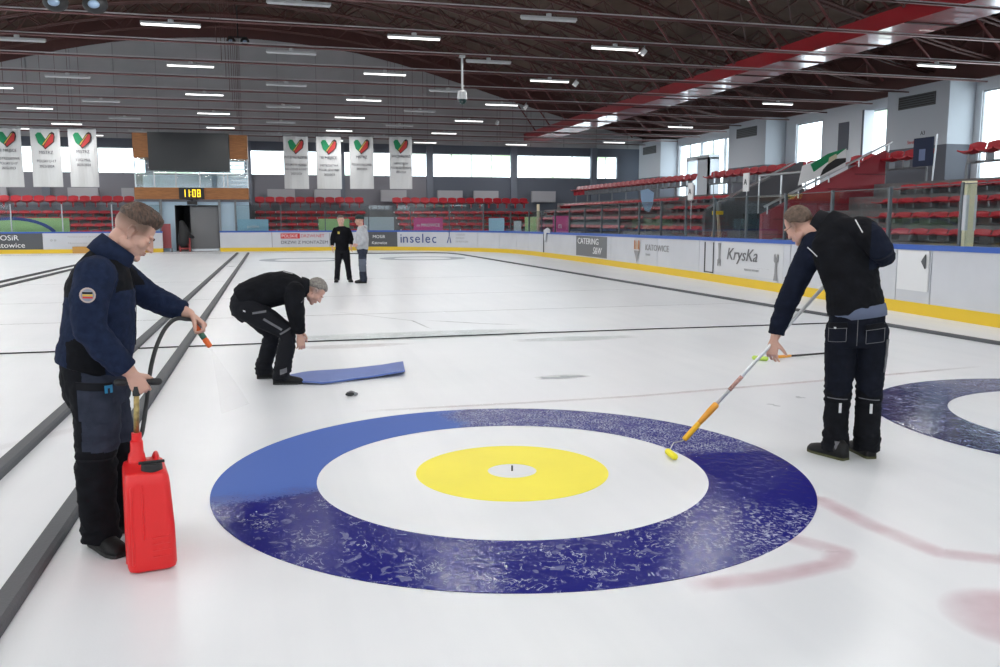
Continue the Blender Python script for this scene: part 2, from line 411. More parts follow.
while gs < s_end - 1.0:
    g1 = min(gs + 1.83 if gs < sb[-1] else gs + 2.3, s_end - .05)
    hz = bh(gs)
    z1 = (2.14 if gs < s_at_y(31) else 2.0) if gs < ss[2] else 2.4
    if not (s_at_y(19.7) - .3 < gs < s_at_y(20.3)):
        glass_panel(outp(gs), outp(g1), hz + .01, z1, 'clear rink glass pane with dark post, %s along from the near right end' % nth(k))
    gs = g1; k += 1
for k in range(7):
    glass_panel((-7.5 - k * 2.3, 47.57), (-5.2 - k * 2.3, 47.57), 1.08, 2.4, 'far rink glass pane left of the doorway, %s from it' % nth(k), post=mat('pale_grey_post', (.42, .45, .5), .5))
r = MB().box(-.09, .09, -.06, .06, 0, 1.02).box(-.05, .05, -.075, -.055, .0, .98)
o = r.build('goal_post_padding', [PALEP], None, loc=(10.66, 11.32, 1.17)); o.name = 'padded_post'; tag(o, 'wide pale yellow padded post standing on the right boards', 'post')
o.data.materials.append(WHITE)
MB().box(-.1, .1, -.07, .07, .25, .8).build('white_sleeve', WHITE, o)
o2 = MB().box(-.05, .05, -.05, .05, 0, 1.25).build('padded_post', PALEP, None, loc=(11.9, 37.6, 1.07)); tag(o2, 'slim cream post above the boards where the far corner begins', 'post')
# ------------------------------------------------------------------ walls
def arc(X):
    d = abs(X + 1.2); T = [(0, 12.95), (5.5, 12.6), (9, 12.02), (13.5, 10.85), (18.9, 9.25), (24, 8.0), (28, 7.2)]
    for (a, za), (b, zb) in zip(T, T[1:]):
        if d <= b:
            return za + (zb - za) * (d - a) / (b - a)
    return 7.2
def arcs(X): return sum(arc(X + e) for e in (-2, -1, 0, 1, 2)) / 5
xs = [-27.4 + i * (53.6 / 40) for i in range(41)]
# far wall
mb = MB()
top = [(x, arcs(x) + .02) for x in xs]
mb.prism([(-27.4, 6.62), (26.2, 6.62)] + [(x, z) for x, z in reversed(top)], 0, .3, Matrix.Translation((0, 58.3, 0)) @ Matrix.Rotation(PI / 2, 4, 'X'))
mb.cur = 1
colx = [-24.4, -18.55, -12.7, -6.85, -1.0, 4.85, 10.7, 16.55, 22.4]
mb.box(-27.4, 26.2, 58, 58.3, 6.08, 6.62)
mb.cur = 2; mb.box(-27.4, 10.7, 58, 58.3, 0, 4.5); mb.cur = 1; mb.box(10.7, 26.2, 58, 58.3, 0, 4.5)
for x in colx: mb.box(x - .14, x + .14, 58, 58.3, 4.5, 6.08)
mb.box(24.25, 26.2, 58, 58.3, 4.5, 6.08)
o = struct(mb.build('wall_far', [GABLE, GREYW, MIDW]))
fa = MB(); rings = [[V((x, 58.0, arcs(x))), V((x, 58.3, arcs(x))), V((x, 58.3, arcs(x) + 1.6)), V((x, 58.0, arcs(x) + 1.6))] for x in xs]; fa.loft(rings); fa.box(26.05, 26.19, -14, 57.9, 6.86, 8.9); struct(fa.build('trim_7', STEEL))
# seams in the cladding
mb = MB()
for i in range(22):
    x = -25.4 + i * 2.4
    if x < 26: mb.box(x - .02, x + .02, 57.96, 58.0, 6.65, arcs(x) - .05)
struct(mb.build('trim_1', mat('seam', (.3, .3, .31), .8)))
mb = MB()
for x in colx: mb.box(x - .22, x + .22, 57.75, 58.0, 2.6, 6.62)
struct(mb.build('trim_2', mat('column_grey', (.15, .17, .21), .8)))
wn = 1
def window(x0, x1, z0, z1, y, axis='x', div=4):
    global wn
    w = empty('window_%d' % wn); wn += 1; w['kind'] = 'structure'
    def bx(a0, a1, b0, b1, c0, c1, nm, m):
        if axis == 'x': MB().box(a0, a1, b0, b1, c0, c1).build(nm, m, w)
        else: MB().box(b0, b1, a0, a1, c0, c1).build(nm, m, w)
    m = MATS['window_frame'] if 'window_frame' in MATS else mat('window_frame', (.35, .37, .4), .5)
    mb = MB()
    def B(a0, a1, c0, c1):
        if axis == 'x': mb.box(a0, a1, y, y + .08, c0, c1)
        else: mb.box(y, y + .08, a0, a1, c0, c1)
    B(x0, x1, z0, z0 + .06); B(x0, x1, z1 - .06, z1)
    for i in range(div + 1):
        a = x0 + (x1 - x0) * i / div; B(a - .02, a + .02, z0 + .06, z1 - .06)
    mb.build('window_frame', m, w)
    bx(x0 + .02, x1 - .02, y + .03, y + .045, z0 + .03, z1 - .03, 'pane', GLASSW)
for a, b in zip(colx, colx[1:]):
    window(a + .14, b - .14, 4.5, 6.08, 58.1)
window(-27.3, colx[0] - .14, 4.5, 6.08, 58.1, div=2)
window(22.54, 24.25, 4.5, 6.08, 58.1, div=2)
# right wall: Y ranges of windows
PIL = [(3.1, 6.6), (15.45, 18.95), (27.8, 31.2), (40.25, 43.95), (52.6, 56.0)]
wins = [(-12, 2.5), (7.2, 14.6), (19.5, 27.5), (31.3, 33.9), (37.1, 39.4), (44.1, 46.5), (46.6, 49.4), (49.5, 52.4), (56.4, 57.4)]
mb = MB(); mb.box(26.2, 26.5, -14, 58, 6.42, 9.4); mb.box(26.2, 26.5, -14, 58, 0, 2.9)
e = -14
for a, b in wins + [(58, 58)]:
    if a > e: mb.box(26.2, 26.5, e, a, 2.9, 6.42)
    e = b
struct(mb.build('wall_right', PALEW))
for a, b in wins: window(a, b, 2.9, 6.42, 26.25, 'y', div=max(1, int((b - a) / 1.2)))
mb = MB()
for a, b in PIL:
    mb.cur = 0; mb.box(25, 26.18, a, b, 4.45, 6.84)
    mb.cur = 1; mb.box(25, 26.18, a, b, 2.6, 4.45)
PILM = mat('pillar_pale', (.52, .56, .62), .75)
struct(mb.build('trim_3', [PILM, DARKBAND]))
for i, (a, b) in enumerate(PIL):
    c = (a + b) / 2; vt = empty('air_vent', (25, c, 6.25)); tag(vt, 'dark air vent grille high on the %s wall pier' % (['nearest', 'second', 'third', 'fourth', 'farthest'][i]), 'vent', 'vent grilles on the piers')
    MB().box(-.04, 0, -1.0, 1.0, -.25, .25).build('frame', DARKP, vt)
    mb = MB()
    for q in range(5): mb.box(-.06, -.04, -.96, .96, -.2 + q * .09, -.17 + q * .09)
    mb.build('slats', BLACK, vt)
for (yy, tx) in ((29.3, 'SZATNIA'), (54, 'WC')):
    pass
t = empty('wall_lettering', (24.99, 29.0, 4.85)); t.name = 'wall_sign'; tag(t, 'small red and black lettering on the pale pier by the seats', 'sign')
text('Strefa Kibica', .2, REDINK, t, (-.0, .9, -.25), (PI / 2, 0, -PI / 2)); text('A3', .22, INK, t, (0, .2, .05), (PI / 2, 0, -PI / 2))
# bay between the piers: entrance box
mb = MB().box(25.6, 26.18, 33.5, 36.4, 2.6, 6.4); mb.cur = 1; mb.box(25.55, 25.6, 34.4, 35.1, 4.75, 6.0); mb.box(25.57, 25.6, 33.4, 33.5, 2.6, 6.4)
o = mb.build('entrance_box', [PALEW, DARKBAND]); tag(o, 'pale blue boxed entrance with a dark panel between two wall piers', 'doorway')
mb = MB().box(25.4, 26.1, 46.9, 47.05, 2.6, 5.3).box(25.4, 26.1, 49.6, 49.75, 2.6, 5.3).box(25.4, 26.1, 46.9, 49.75, 5.2, 5.45).box(25.4, 25.5, 46.9, 48.3, 2.6, 5.3)
o = mb.build('glazed_porch', PALEW); tag(o, 'pale framed glazed porch standing before the bright tall windows', 'porch')
# left and back walls with windows
mb = MB(); mb.box(-27.7, -27.4, -14, 58, 0, 2.9); mb.box(-27.7, -27.4, -14, 58, 6.4, 9.4)
for k in range(7): mb.box(-27.7, -27.4, -14 + k * 11.8, -12.8 + k * 11.8, 2.9, 6.4)
struct(mb.build('wall_left', PALEW))
for k in range(6): window(-12.8 + k * 11.8, -2.2 + k * 11.8, 2.9, 6.4, -27.6, 'y', div=8)
mb = MB().box(-27.4, 26.2, -14.3, -14, 0, 4.0); mb.box(-27.4, 26.2, -14.3, -14, 7.6, 14.6)
for k in range(6): mb.box(-27.4 + k * 10.6, -26.8 + k * 10.6, -14.3, -14, 4.0, 7.6)
struct(mb.build('wall_back', MIDW))
for k in range(5): window(-26.8 + k * 10.6, -16.8 + k * 10.6, 4.0, 7.6, -14.2, 'x', div=6)
# ------------------------------------------------------------------ roof
mb = MB(); rings = []
for x in xs: rings.append([V((x, -14.3, arcs(x) + 1.55)), V((x, 58.3, arcs(x) + 1.55)), V((x, 58.3, arcs(x) + 1.75)), V((x, -14.3, arcs(x) + 1.75))])
mb.loft(rings); struct(mb.build('ceiling', DECK))
TIES = [11.7, 14.8, 17.9, 21.0, 24.0, 27.0, 30.0, 33.3, 36.5, 39.6, 42.7, 45.8, 49.0, 52.0, 55.0]
def truss_mesh():
    hx = [-27.2 + i * (53.2 / 36) for i in range(37)]
    lo = MB(); up = MB(); wb = MB()
    for s in (-.16, .16): lo.tube([(x, s, arcs(x) + .05) for x in hx], .045, 6, hint=(0, 1, 0))
    up.tube([(x, 0, arcs(x) + 1.42) for x in hx], .07, 6, hint=(0, 1, 0))
    for i in range(len(hx) - 1):
        a, b = hx[i], hx[i + 1]
        if i % 2: wb.tube([(a, .12, arcs(a) + .05), (b, 0, arcs(b) + 1.42)], .032, 4)
        else: wb.tube([(a, 0, arcs(a) + 1.42), (b, .12, arcs(b) + .05)], .032, 4)
    return lo.mesh('lower_chord', [STEEL]), up.mesh('upper_chord', [STEEL]), wb.mesh('web_bracing', [STEEL])
TM = truss_mesh()
allT = [2.4, 5.5, 8.6] + TIES
for i, y in enumerate(allT):
    r = empty('roof_truss', (0, y, 0)); tag(r, 'dark brown arched lattice roof truss, %s counted from the far gable' % nth(len(allT) - 1 - i), 'truss', 'arched trusses under the roof')
    for me in TM:
        o = bpy.data.objects.new(me.name, me); col.objects.link(o); o.parent = r
# longitudinal purlins and diagonal bracing between the trusses
mb = MB()
for k in range(18):
    x = -25.4 + k * 3.0
    mb.tube([(x, 0, arcs(x) + 1.38), (x, 58, arcs(x) + 1.38)], .05, 4)
struct(mb.build('trim_4', STEEL))
mb = MB()
for i in range(len(allT) - 1):
    y0, y1 = allT[i], allT[i + 1]
    for k in range(17):
        x = -25.4 + k * 3.0; x2 = x + 3.0
        mb.tube([(x, y0, arcs(x) + .06), ((x + x2) / 2, (y0 + y1) / 2, arcs((x + x2) / 2) + 1.4), (x2, y1, arcs(x2) + .06)], .028, 4)
        mb.tube([(x2, y0, arcs(x2) + .06), ((x + x2) / 2, (y0 + y1) / 2, arcs((x + x2) / 2) + 1.4), (x, y1, arcs(x) + .06)], .028, 4)
struct(mb.build('trim_5', STEEL))
# tie pipes with hangers
for i, y in enumerate(TIES):
    r = empty('tie_pipe', (0, y, 6.66)); tag(r, 'straight dark steel tie pipe crossing the hall, %s counted from the far gable' % nth(len(TIES) - 1 - i), 'pipe', 'tie pipes across the hall')
    MB().tube([(-27.2, 0, 0), (25.9, 0, 0)], .030, 8, hint=(0, 0, 1)).build('pipe', TIE, r, smooth=True)
    MB().tube([(-27.2, .16, .09), (25.9, .16, .09)], .016, 5, hint=(0, 0, 1)).build('highlight_cable', mat('cable_highlight', (.6, .58, .6), .4), r)  # pale cable colour paints in the white highlight along the pipe
    for x in (-19, -10, -1.2, 7.6, 14.8): MB().tube([(x, 0, .04), (x, 0, arcs(x) - 6.62)], .010, 4).build('hanger_rod', STEEL, r)
# red box beam
mb = MB().box(17.3, 18.9, 3, 58, 7.02, 7.5); rb = empty('box_beam', (18.1, 30, 7.02)); tag(rb, 'long glossy red box beam running the length of the roof', 'beam')
mb.v = [tuple(V(v) - V((18.1, 30, 7.02))) for v in mb.v]; mb.build('box', REDBEAM, rb)
mb = MB()
for y in TIES: mb.box(-.83, .83, y - 30 - .06, y - 30 + .06, -.03, .0)
mb.build('cross_strap', STEEL, rb)
mb = MB(); mb2 = MB()
for i, y in enumerate(TIES):
    mb.tube([(19, y, 7.3), (21.5, y + .6, arcs(21.5) + 1.2)], .05, 5).tube([(21.5, y + .6, arcs(21.5) + 1.2), (24.4, y + .8, 7.2)], .05, 5)
    mb.tube([(17.2, y, 7.4), (15.2, y + .6, arcs(15.2) + .4)], .05, 5)
struct(mb.build('trim_6', mat('brace_red', (.14, .025, .025), .4)))

# ------------------------------------------------------------------ lamps
def lamp_fixture(x, y, z, lit, label):
    r = empty('ceiling_lamp', (x, y, z)); tag(r, label, 'lamp', 'strip lamps hung from the tie pipes')
    hb = BM_H.copy() if False else None
    o = bpy.data.objects.new('housing', LM[0]); col.objects.link(o); o.parent = r
    o = bpy.data.objects.new('diffuser', LM[1] if lit else LM[2]); col.objects.link(o); o.parent = r
    o = bpy.data.objects.new('bracket', LM[3]); col.objects.link(o); o.parent = r
    ld = LD if lit else LDW
    l = bpy.data.objects.new('tube_light', ld); col.objects.link(l); l.parent = r; l.location = (0, 0, -.055); l.scale = (1, 1, 1)
hm = MB(); hm.loft([[V((x, -.07, 0)), V((x, .07, 0)), V((x, .045, .06)), V((x, -.045, .06))] for x in (-.72, .72)])
dm = MB(); dm.loft([[V((x, .055 * math.cos(a), -.002 + -.04 * math.sin(a))) for a in [PI * j / 6 for j in range(7)]] for x in (-.70, .70)])
bk = MB().tube([(0, 0, .06), (0, 0, .13)], .07, 10).box(-.02, .02, -.02, .02, .1, .17)
LM = [hm.mesh('housing', [HOUSING]), dm.mesh('diffuser', [TUBE]), dm.mesh('diffuser', [TUBEOFF]), bk.mesh('bracket', [HOUSING])]
LD = bpy.data.lights.new('tube_light', 'AREA'); LD.shape = 'RECTANGLE'; LD.size = 1.4; LD.size_y = .1; LD.energy = 84; LD.color = (1, .985, .96)
LDW = bpy.data.lights.new('tube_light_dim', 'AREA'); LDW.shape = 'RECTANGLE'; LDW.size = 1.4; LDW.size_y = .1; LDW.energy = 25; LDW.color = (1, .985, .96)
lit_off = {(290, 51), (67, 74), (286, 84), (100, 98), (124, 116), (487, 60), (448, 90), (423, 110), (401, 125)}
even = [-18.5, -12.6, -6.4, .9, 6.9]; odd = [-15.5, -9.6, -2.15, 4.05, 9.9]
allL = [-9.6, -6.5, -3.4, -.3, 2.4, 5.5, 8.6] + TIES
n = 0
for i, y in enumerate(allL):
    isodd = (i % 2 == 1)   # 24 -> index 11
    for j, x in enumerate(odd if isodd else even):
        lit = not ((not isodd) and x in (-6.4, .9, 6.9))
        lamp_fixture(x, y, 6.5, lit, 'strip lamp in the %s row from the far gable, %s lamp from the left wall' % (nth(len(allL) - 1 - i), nth(j)))
for k, (x, y) in enumerate(((21, 17.9), (21, 24), (21.2, 33.3), (21.4, 42.7), (21.5, 52), (15.9, 55), (21, 8.6), (14.9, 5.5))):
    lamp_fixture(x, y, 6.5, True, 'strip lamp beyond the red beam, near the right wall, %s of those' % nth(k))

# ------------------------------------------------------------------ things hanging from the pipes
cam_r = empty('dome_camera', (6.05, 27.0, 6.62)); tag(cam_r, 'white dome camera on a drop rod below the tie pipes', 'camera')
MB().tube([(0, 0, .0), (0, 0, -1.0)], .035, 8).build('rod', HOUSING, cam_r)
MB().tube([(0, 0, -1.0), (0, 0, -1.06), (0, 0, -1.28)], [.06, .14, .16], 14, rnd=False).build('body', HOUSING, cam_r, smooth=40)
MB().ell((0, 0, -1.29), (.135, .135, .16)).build('dome', mat('dark_dome', (.01, .03, .03), .1), cam_r, smooth=True)
MB().box(-.09, .09, -.07, .07, -.02, .05).build('clamp', HOUSING, cam_r)
spots = [(10.82, 24.0, 'closest to the viewer'), (10.92, 30.0, 'second from the viewer'), (11.0, 36.5, 'third from the viewer'), (11.4, 42.7, 'farthest along the hall')]
for x, y, w in spots:
    r = empty('flood_lamp', (x, y, 6.5)); tag(r, 'small white flood lamp angled under a tie pipe, ' + w, 'lamp', 'small flood lamps near the roof arch')
    MB().box(-.07, .07, -.08, .08, -.16, .04, Matrix.Rotation(.6, 4, 'Y') @ Matrix.Rotation(.4, 4, 'X')).build('head', HOUSING, r)
    MB().tube([(0, 0, .05), (0, 0, .17)], .02).build('bracket', GREYM, r)
for x, y, z, sc_, lb in ((-3.5, 19.4, 6.1, .8, 'black speaker cluster hung at the top left of the hall'), (-1.12, 50.0, 11.4, .8, 'black speaker pair hung high before the gable')):
    r = empty('hanging_speaker', (x, y, z)); tag(r, lb, 'speaker')
    for sx in (-.45, .45):
        q = MB().ell((sx * sc_, 0, -.22), (.3 * sc_, .25 * sc_, .24 * sc_)).build('horn', BLACK, r, smooth=True)
        MB().ell((sx * sc_, -.2 * sc_, -.26), (.14 * sc_, .1 * sc_, .1 * sc_)).build('horn_mouth', mat('speaker_blue', (.25, .35, .5), .3), q, smooth=True)
    MB().tube([(-.6 * sc_, 0, -.02), (.6 * sc_, 0, -.02)], .03).tube([(0, 0, -.02), (0, 0, arcs(x) - z + .1)], .03).build('bar', BLACK, r)

# hanging banners ---------------------------------------------------------
def banner(x0, x1, zt, zb, lines, label, y=50.5):
    w = x1 - x0; r = empty('hanging_banner', ((x0 + x1) / 2, y, zt)); tag(r, label, 'banner', 'white club banners hung before the far windows')
    n = 10; mb = MB(); rings = []
    for i in range(9):
        z = -(zt - zb) * i / 8; rg = []
        for j in range(n + 1): rg.append(V((-w / 2 + w * j / n, -.008 + .025 * math.sin(j * 1.1 + i * .25), z)))
        for j in range(n, -1, -1): rg.append(V((-w / 2 + w * j / n, .008 + .025 * math.sin(j * 1.1 + i * .25), z)))
        rings.append(rg)
    mb.loft(rings); cl = mb.build('cloth', PAPER, r)
    MB().tube([(-w / 2 - .05, 0, .01), (w / 2 + .05, 0, .01)], .025).tube([(-w / 2, 0, .02), (-w / 2, 0, 6.7 - zt)], .008).tube([(w / 2, 0, .02), (w / 2, 0, 6.7 - zt)], .008).build('rod', GREYM, r)
    # crest: a leaning green block crossed by a gold-edged red one, heart-shaped overall
    k = w / 1.4; c = (0, -.50 * k)
    M = Matrix.Translation((0, -.05, 0)) @ Matrix.Rotation(PI / 2, 4, 'X')
    def P(pts): return [(c[0] + a * k * 1.12, c[1] + b * k * 1.25) for a, b in pts]
    MB().prism(P([(-.40, .14), (-.30, .24), (-.16, .24), (.02, -.02), (-.02, -.40), (-.30, -.18)]), 0, .004, M).build('crest_green_half', CREST_G, cl)
    MB().prism(P([(.40, .22), (.30, .28), (.20, .22), (-.16, -.26), (-.02, -.44), (.36, -.14), (.42, .06)]), .003, .007, M).build('crest_dark_half', CREST_K, cl)
    MB().prism(P([(.37, .14), (.30, .20), (-.06, -.30), (-.02, -.38), (.32, -.12)]), .006, .010, M).build('crest_red_half', CREST_R, cl)
    MB().prism(P([(.26, .19), (.21, .17), (-.13, -.25), (-.10, -.28)]), .006, .011, M).build('crest_gold_band', CREST_Y, cl)
    z = -1.27 * k
    for q, (s, sz) in enumerate(lines):
        text(s, sz * k, INK, cl, (0, -.05, z), (PI / 2, 0, 0), 'printed_line', 'CENTER', sx=.86); z -= (.42 if q == 0 else .26) * k
bl = [(-13.42, -12.1, 6.35, 3.36, [('III MIEJSCE', .23), ('MISTRZOSTWA', .19), ('POLSKI U-17', .19), ('2022/2023', .19)], 'white club banner with a heart crest, cut by the picture edge'),
      (-11.68, -10.25, 6.37, 3.38, [('MISTRZ', .23), ('POLSKI U-17', .19), ('2023/2024', .19)], 'white club banner reading MISTRZ, middle of the three left of the wooden box'),
      (-9.88, -8.5, 6.4, 3.39, [('MISTRZ', .23), ('I LIGI MHL', .19), ('2023/2024', .19)], 'white club banner hanging next to the wooden commentary box on its window side'),
      (1.08, 2.42, 6.28, 3.38, [('WICEMISTRZYNIE', .2), ('POLSKI W HOKEJU', .17), ('NA LODZIE KOBIET', .17), ('2023/2024', .17)], 'white banner reading WICEMISTRZYNIE, first beyond the wooden box'),
      (2.88, 4.25, 6.3, 3.39, [('III MIEJSCE', .23), ('MISTRZOSTWA', .17), ('POLSKI SENIOREK', .17), ('2022/2023', .17)], 'white banner above the man in black, second beyond the wooden box'),
      (4.72, 6.07, 6.35, 3.41, [('MISTRZ', .23), ('POLSKI JUNIOREK', .17), ('2023/2024', .17)], 'white banner above the man in the grey hoodie, third beyond the wooden box'),
      (6.99, 8.3, 6.4, 3.42, [('WICEMISTRZ', .23), ('MISTRZOSTW', .17), ('POLSKI SENIORÓW', .17), ('2023/2024', .17)], 'white banner reading WICEMISTRZ, set apart furthest from the wooden box')]
for b in bl: banner(*b)
r = empty('hanging_banner', (0, 0, 0)); bpy.data.objects.remove(r)

# ------------------------------------------------------------------ commentary box and doorway
cb = empty('commentary_box', (-3.6, 48.5, 0)); tag(cb, 'wood and dark glass commentary box above the far doorway', 'commentary box')
def cbx(nm, m, *bxs, smooth=False):
    mb = MB()
    for b in bxs: mb.box(b[0] + 3.6, b[1] + 3.6, b[2] - 48.5, b[3] - 48.5, b[4], b[5])
    return mb.build(nm, m, cb)
cbx('dark_screen', mat('screen_dark', (.012, .013, .016), .3), (-5.75, -1.75, 48.5, 50.3, 4.2, 6.15))
cbx('wood_panel', WOOD, (-6.5, -5.76, 48.6, 50.6, 4.85, 6.1)); cbx('wood_panel', WOOD, (-1.74, -.82, 48.6, 50.6, 4.85, 6.1))
cbx('wood_balcony', WOOD, (-6.5, -.85, 48.35, 48.55, 2.72, 3.32), (-6.5, -6.4, 48.55, 50.6, 2.72, 3.32), (-.95, -.85, 48.55, 50.6, 2.72, 3.32))
cbx('floor_slab', MIDW, (-6.5, -.85, 48.55, 57.9, 2.6, 2.8))
g = cbx('glazing', GLASSW, (-5.5, -1.95, 48.9, 48.92, 3.32, 4.2)); cbx('glazing', GLASSW, (-6.48, -5.6, 48.7, 48.72, 3.32, 4.85)); cbx('glazing', GLASSW, (-1.85, -.84, 48.7, 48.72, 3.32, 4.85))
mb = MB()
for x in (-6.48, -5.56, -4.5, -3.3, -2.1, -1.9, -.86): mb.box(x + 3.6 - .03, x + 3.6 + .03, .3, .38, 3.3, 4.9 if x in (-6.48, -.86) else 4.2)
mb.build('mullions', ALU, cb)
cbx('inner_room', mat('room_pale', (.50, .62, .72), .7), (-6.45, -.9, 51.5, 51.6, 2.8, 4.12)); cbx('inner_room', MATS['room_pale'], (-6.45, -6.4, 48.8, 51.5, 2.8, 3.4), (-.95, -.9, 48.8, 51.5, 2.8, 3.4))
mb = MB()
for q in range(7): mb.box(1.85, 2.7, .35, .4, 3.5 + q * .2, 3.56 + q * .2, Matrix.Translation((0, 0, 0)))
mb.build('blind_slats', ALU, cb)
cbx('side_wall', mat('pale_blue_panel', (.48, .62, .74), .6), (-6.4, -5.2, 48.7, 48.8, 0, 2.72), (-2.4, -.85, 48.7, 48.8, 0, 2.72), (-5.2, -4.62, 48.7, 48.8, 0, 2.72), (-4.62, -2.4, 48.7, 48.8, 2.42, 2.72))
cbx('support_post', GREYM, (-5.35, -5.22, 48.45, 48.6, 0, 2.72), (-2.42, -2.3, 48.45, 48.6, 0, 2.72), (-1.6, -1.5, 48.45, 48.6, 0, 2.72))
# room under the box
cbx('passage_wall', mat('passage_grey', (.12, .12, .13), .8), (-4.75, -4.65, 48.8, 54, 0, 2.6), (-2.4, -2.3, 48.8, 54, 0, 2.6), (-4.75, -2.3, 54, 54.1, 0, 2.6))
d = empty('shutter_door', (-3.1, 49.0, 0)); tag(d, 'grey roller shutter leaf standing inside the dark doorway', 'door')
MB().box(-.78, .62, 0, .06, .12, 2.36).build('leaf', mat('shutter_grey', (.19, .19, .2), .5), d); MB().box(-.78, .62, -.03, .09, 0, .12).build('threshold', ALU, d)
# machine/coat shape in the doorway
r = empty('equipment_trolley', (-4.15, 48.2, 0)); tag(r, 'dark equipment trolley with hanging black cover in the doorway', 'trolley')
MB().tube([(-.05, 0, .5), (.0, 0, 1.1), (-.1, 0, 1.5)], [.3, .27, .14], 12, rnd=True).tube([(.1, 0, .9), (.42, 0, .75)], [.16, .08], 8, rnd=True).build('cover', BLACK, r, smooth=True)
MB().box(-.28, -.2, -.1, .1, 0, .9).box(.2, .28, -.1, .1, 0, .7).box(-.3, .3, -.15, .15, .12, .2).build('frame', mat('trolley_red', (.35, .05, .05), .5), r)
r = empty('fire_extinguisher_stand', (-5.0, 47.9, 0)); r.name = 'red_stand'; tag(r, 'red upright stand beside the far doorway', 'stand')
MB().box(-.22, .22, -.05, .05, .2, 1.45).build('panel', mat('stand_red', (.3, .06, .07), .5), r); MB().box(-.25, -.2, -.15, .15, 0, .2).box(.2, .25, -.15, .15, 0, .2).build('foot', GREYM, r)
# clock
ck = empty('digital_clock', (-3.7, 48.3, 3.02)); tag(ck, 'black digital clock showing 11:08 in yellow digits', 'clock')
MB().box(-.62, .62, -.08, .04, -.29, .30).build('case', BLACK, ck)
LEDM = mat('led_yellow', (.8, .6, .02), .5, emit=(1, .70, .03), estr=1.4)
seg = {'0': 'abcdef', '1': 'bc', '8': 'abcdefg'}
def digit(x, ch):
    mb = MB(); w, h, t = .16, .38, .038
    R_ = {'a': (0, w, h - t, h), 'd': (0, w, 0, t), 'g': (0, w, h / 2 - t / 2, h / 2 + t / 2), 'b': (w - t, w, h / 2, h), 'c': (w - t, w, 0, h / 2), 'f': (0, t, h / 2, h), 'e': (0, t, 0, h / 2)}
    for s in seg[ch]:
        a, b, c, d_ = R_[s]; mb.box(x + a, x + b, -.1, -.075, c - .18, d_ - .18)
    mb.build('digit', LEDM, ck)
digit(-.46, '1'); digit(-.26, '1'); digit(.04, '0'); digit(.28, '8')
MB().box(-.05, -.015, -.1, -.075, -.1, -.06).box(-.05, -.015, -.1, -.075, .06, .1).build('colon', LEDM, ck)
o = MB().box(-.25, .25, -.1, .12, -.18, .0).tube([(0, 0, 0), (0, 0, .12)], .03).build('wall_speaker', BLACK, None, loc=(-3.7, 48.35, 2.62)); tag(o, 'small black speaker under the digital clock', 'speaker')

# ------------------------------------------------------------------ stands and seats
mb = MB(); 
def rise(i): return (12.75 + .8 * i, .72 + .375 * i)
def stand_poly(x_in, n, rise_z, step, z_first, back):
    P = [(x_in, 0)]
    for i in range(n):
        P += [(x_in + step * i, z_first + rise_z * i), (x_in + step * (i + 1), z_first + rise_z * i)]
    P += [(back, z_first + rise_z * (n - 1)), (back, 0)]
    return P
st = stand_poly(12.75, 6, .375, .8, .72, 24.95)
def stand_block(y0, y1, label):
    m = MB(); m.prism(st, 0, y1 - y0, Matrix.Translation((0, y1, 0)) @ Matrix.Rotation(PI / 2, 4, 'X'))
    o = m.build('stepped_stand', CONC); tag(o, label, 'grandstand', 'stepped concrete stands'); return o
stand_block(2, 21.35, 'stepped grey stand on the right, closest block to the viewer')
stand_block(24.75, 49.15, 'stepped grey stand on the right, beyond the gangway')
m = MB(); m.box(16.8, 24.95, 21.55, 24.4, 0, 2.58); o = m.build('gangway_block', CONC); tag(o, 'grey gangway block between the two right stands', 'gangway')
# far stand (rows along X)
stf = [(y - 0, z) for y, z in [(49.2, 0), (49.2, .8), (50.1, .8), (50.1, 1.15), (51, 1.15), (51, 1.5), (51.9, 1.5), (51.9, 1.85), (52.8, 1.85), (52.8, 2.2), (57.7, 2.2), (57.7, 0)]]
for (x0, x1, lb) in ((-27.3, -6.6, 'stepped far stand left of the commentary box'), (-.75, 24.9, 'stepped far stand beyond the commentary box')):
    m = MB(); m.prism(stf, 0, x1 - x0, Matrix.Translation((x0, 0, 0)) @ Matrix(((0, 0, 1, 0), (1, 0, 0, 0), (0, 1, 0, 0), (0, 0, 0, 1))))
    o = m.build('stepped_stand', CONC); tag(o, lb, 'grandstand', 'stepped concrete stands')
# seat mesh: pan, curved back, bracket
def seat_mesh():
    m = MB(); n = 7
    prof = [(-.40, .02), (-.36, 0), (-.2, -.03), (-.04, -.02), (.0, .06), (.04, .22), (.07, .36)]
    rings = []
    for a, z in prof:
        rg = []
        for j in range(n):
            u = -.21 + .42 * j / (n - 1); lift = .03 * (abs(u) / .21) ** 2; rg.append(V((a - (lift if z > .1 else 0), u, z + (lift if z <= .1 else -lift * .6))))
        for j in range(n - 1, -1, -1):
            u = -.21 + .42 * j / (n - 1); lift = .03 * (abs(u) / .21) ** 2; rg.append(V((a - (lift if z > .1 else 0) + (.02 if z > .0 else 0), u, z + (lift if z <= .1 else -lift * .6) - .02)))
        rings.append(rg)
    m.loft(rings); me = m.mesh('seat', [SEATR, GREYM])
    return me
def seat_full():
    m = MB(); n = 6
    prof = [(-.36, .015), (-.18, -.02), (-.02, .0), (.02, .09), (.045, .17)]
    rings = []
    for a, z in prof:
        rg = []
        for s_, d in ((1, 0), (-1, .025)):
            for j in range(n):
                u = s_ * (-.265 + .53 * j / (n - 1)); lift = .03 * (abs(u) / .265) ** 2
                rg.append(V((a - (lift if z > .1 else 0) + (d if z > .05 else 0), u, z + (lift if z <= .1 else -lift) - (d if z <= .05 else 0))))
        rings.append(rg)
    m.loft(rings); m.cur = 1
    m.box(-.25, -.05, -.03, .03, -.175, -.02)
    return m.mesh('stadium_seat', [SEATR, GREYM])
SEAT = seat_full()
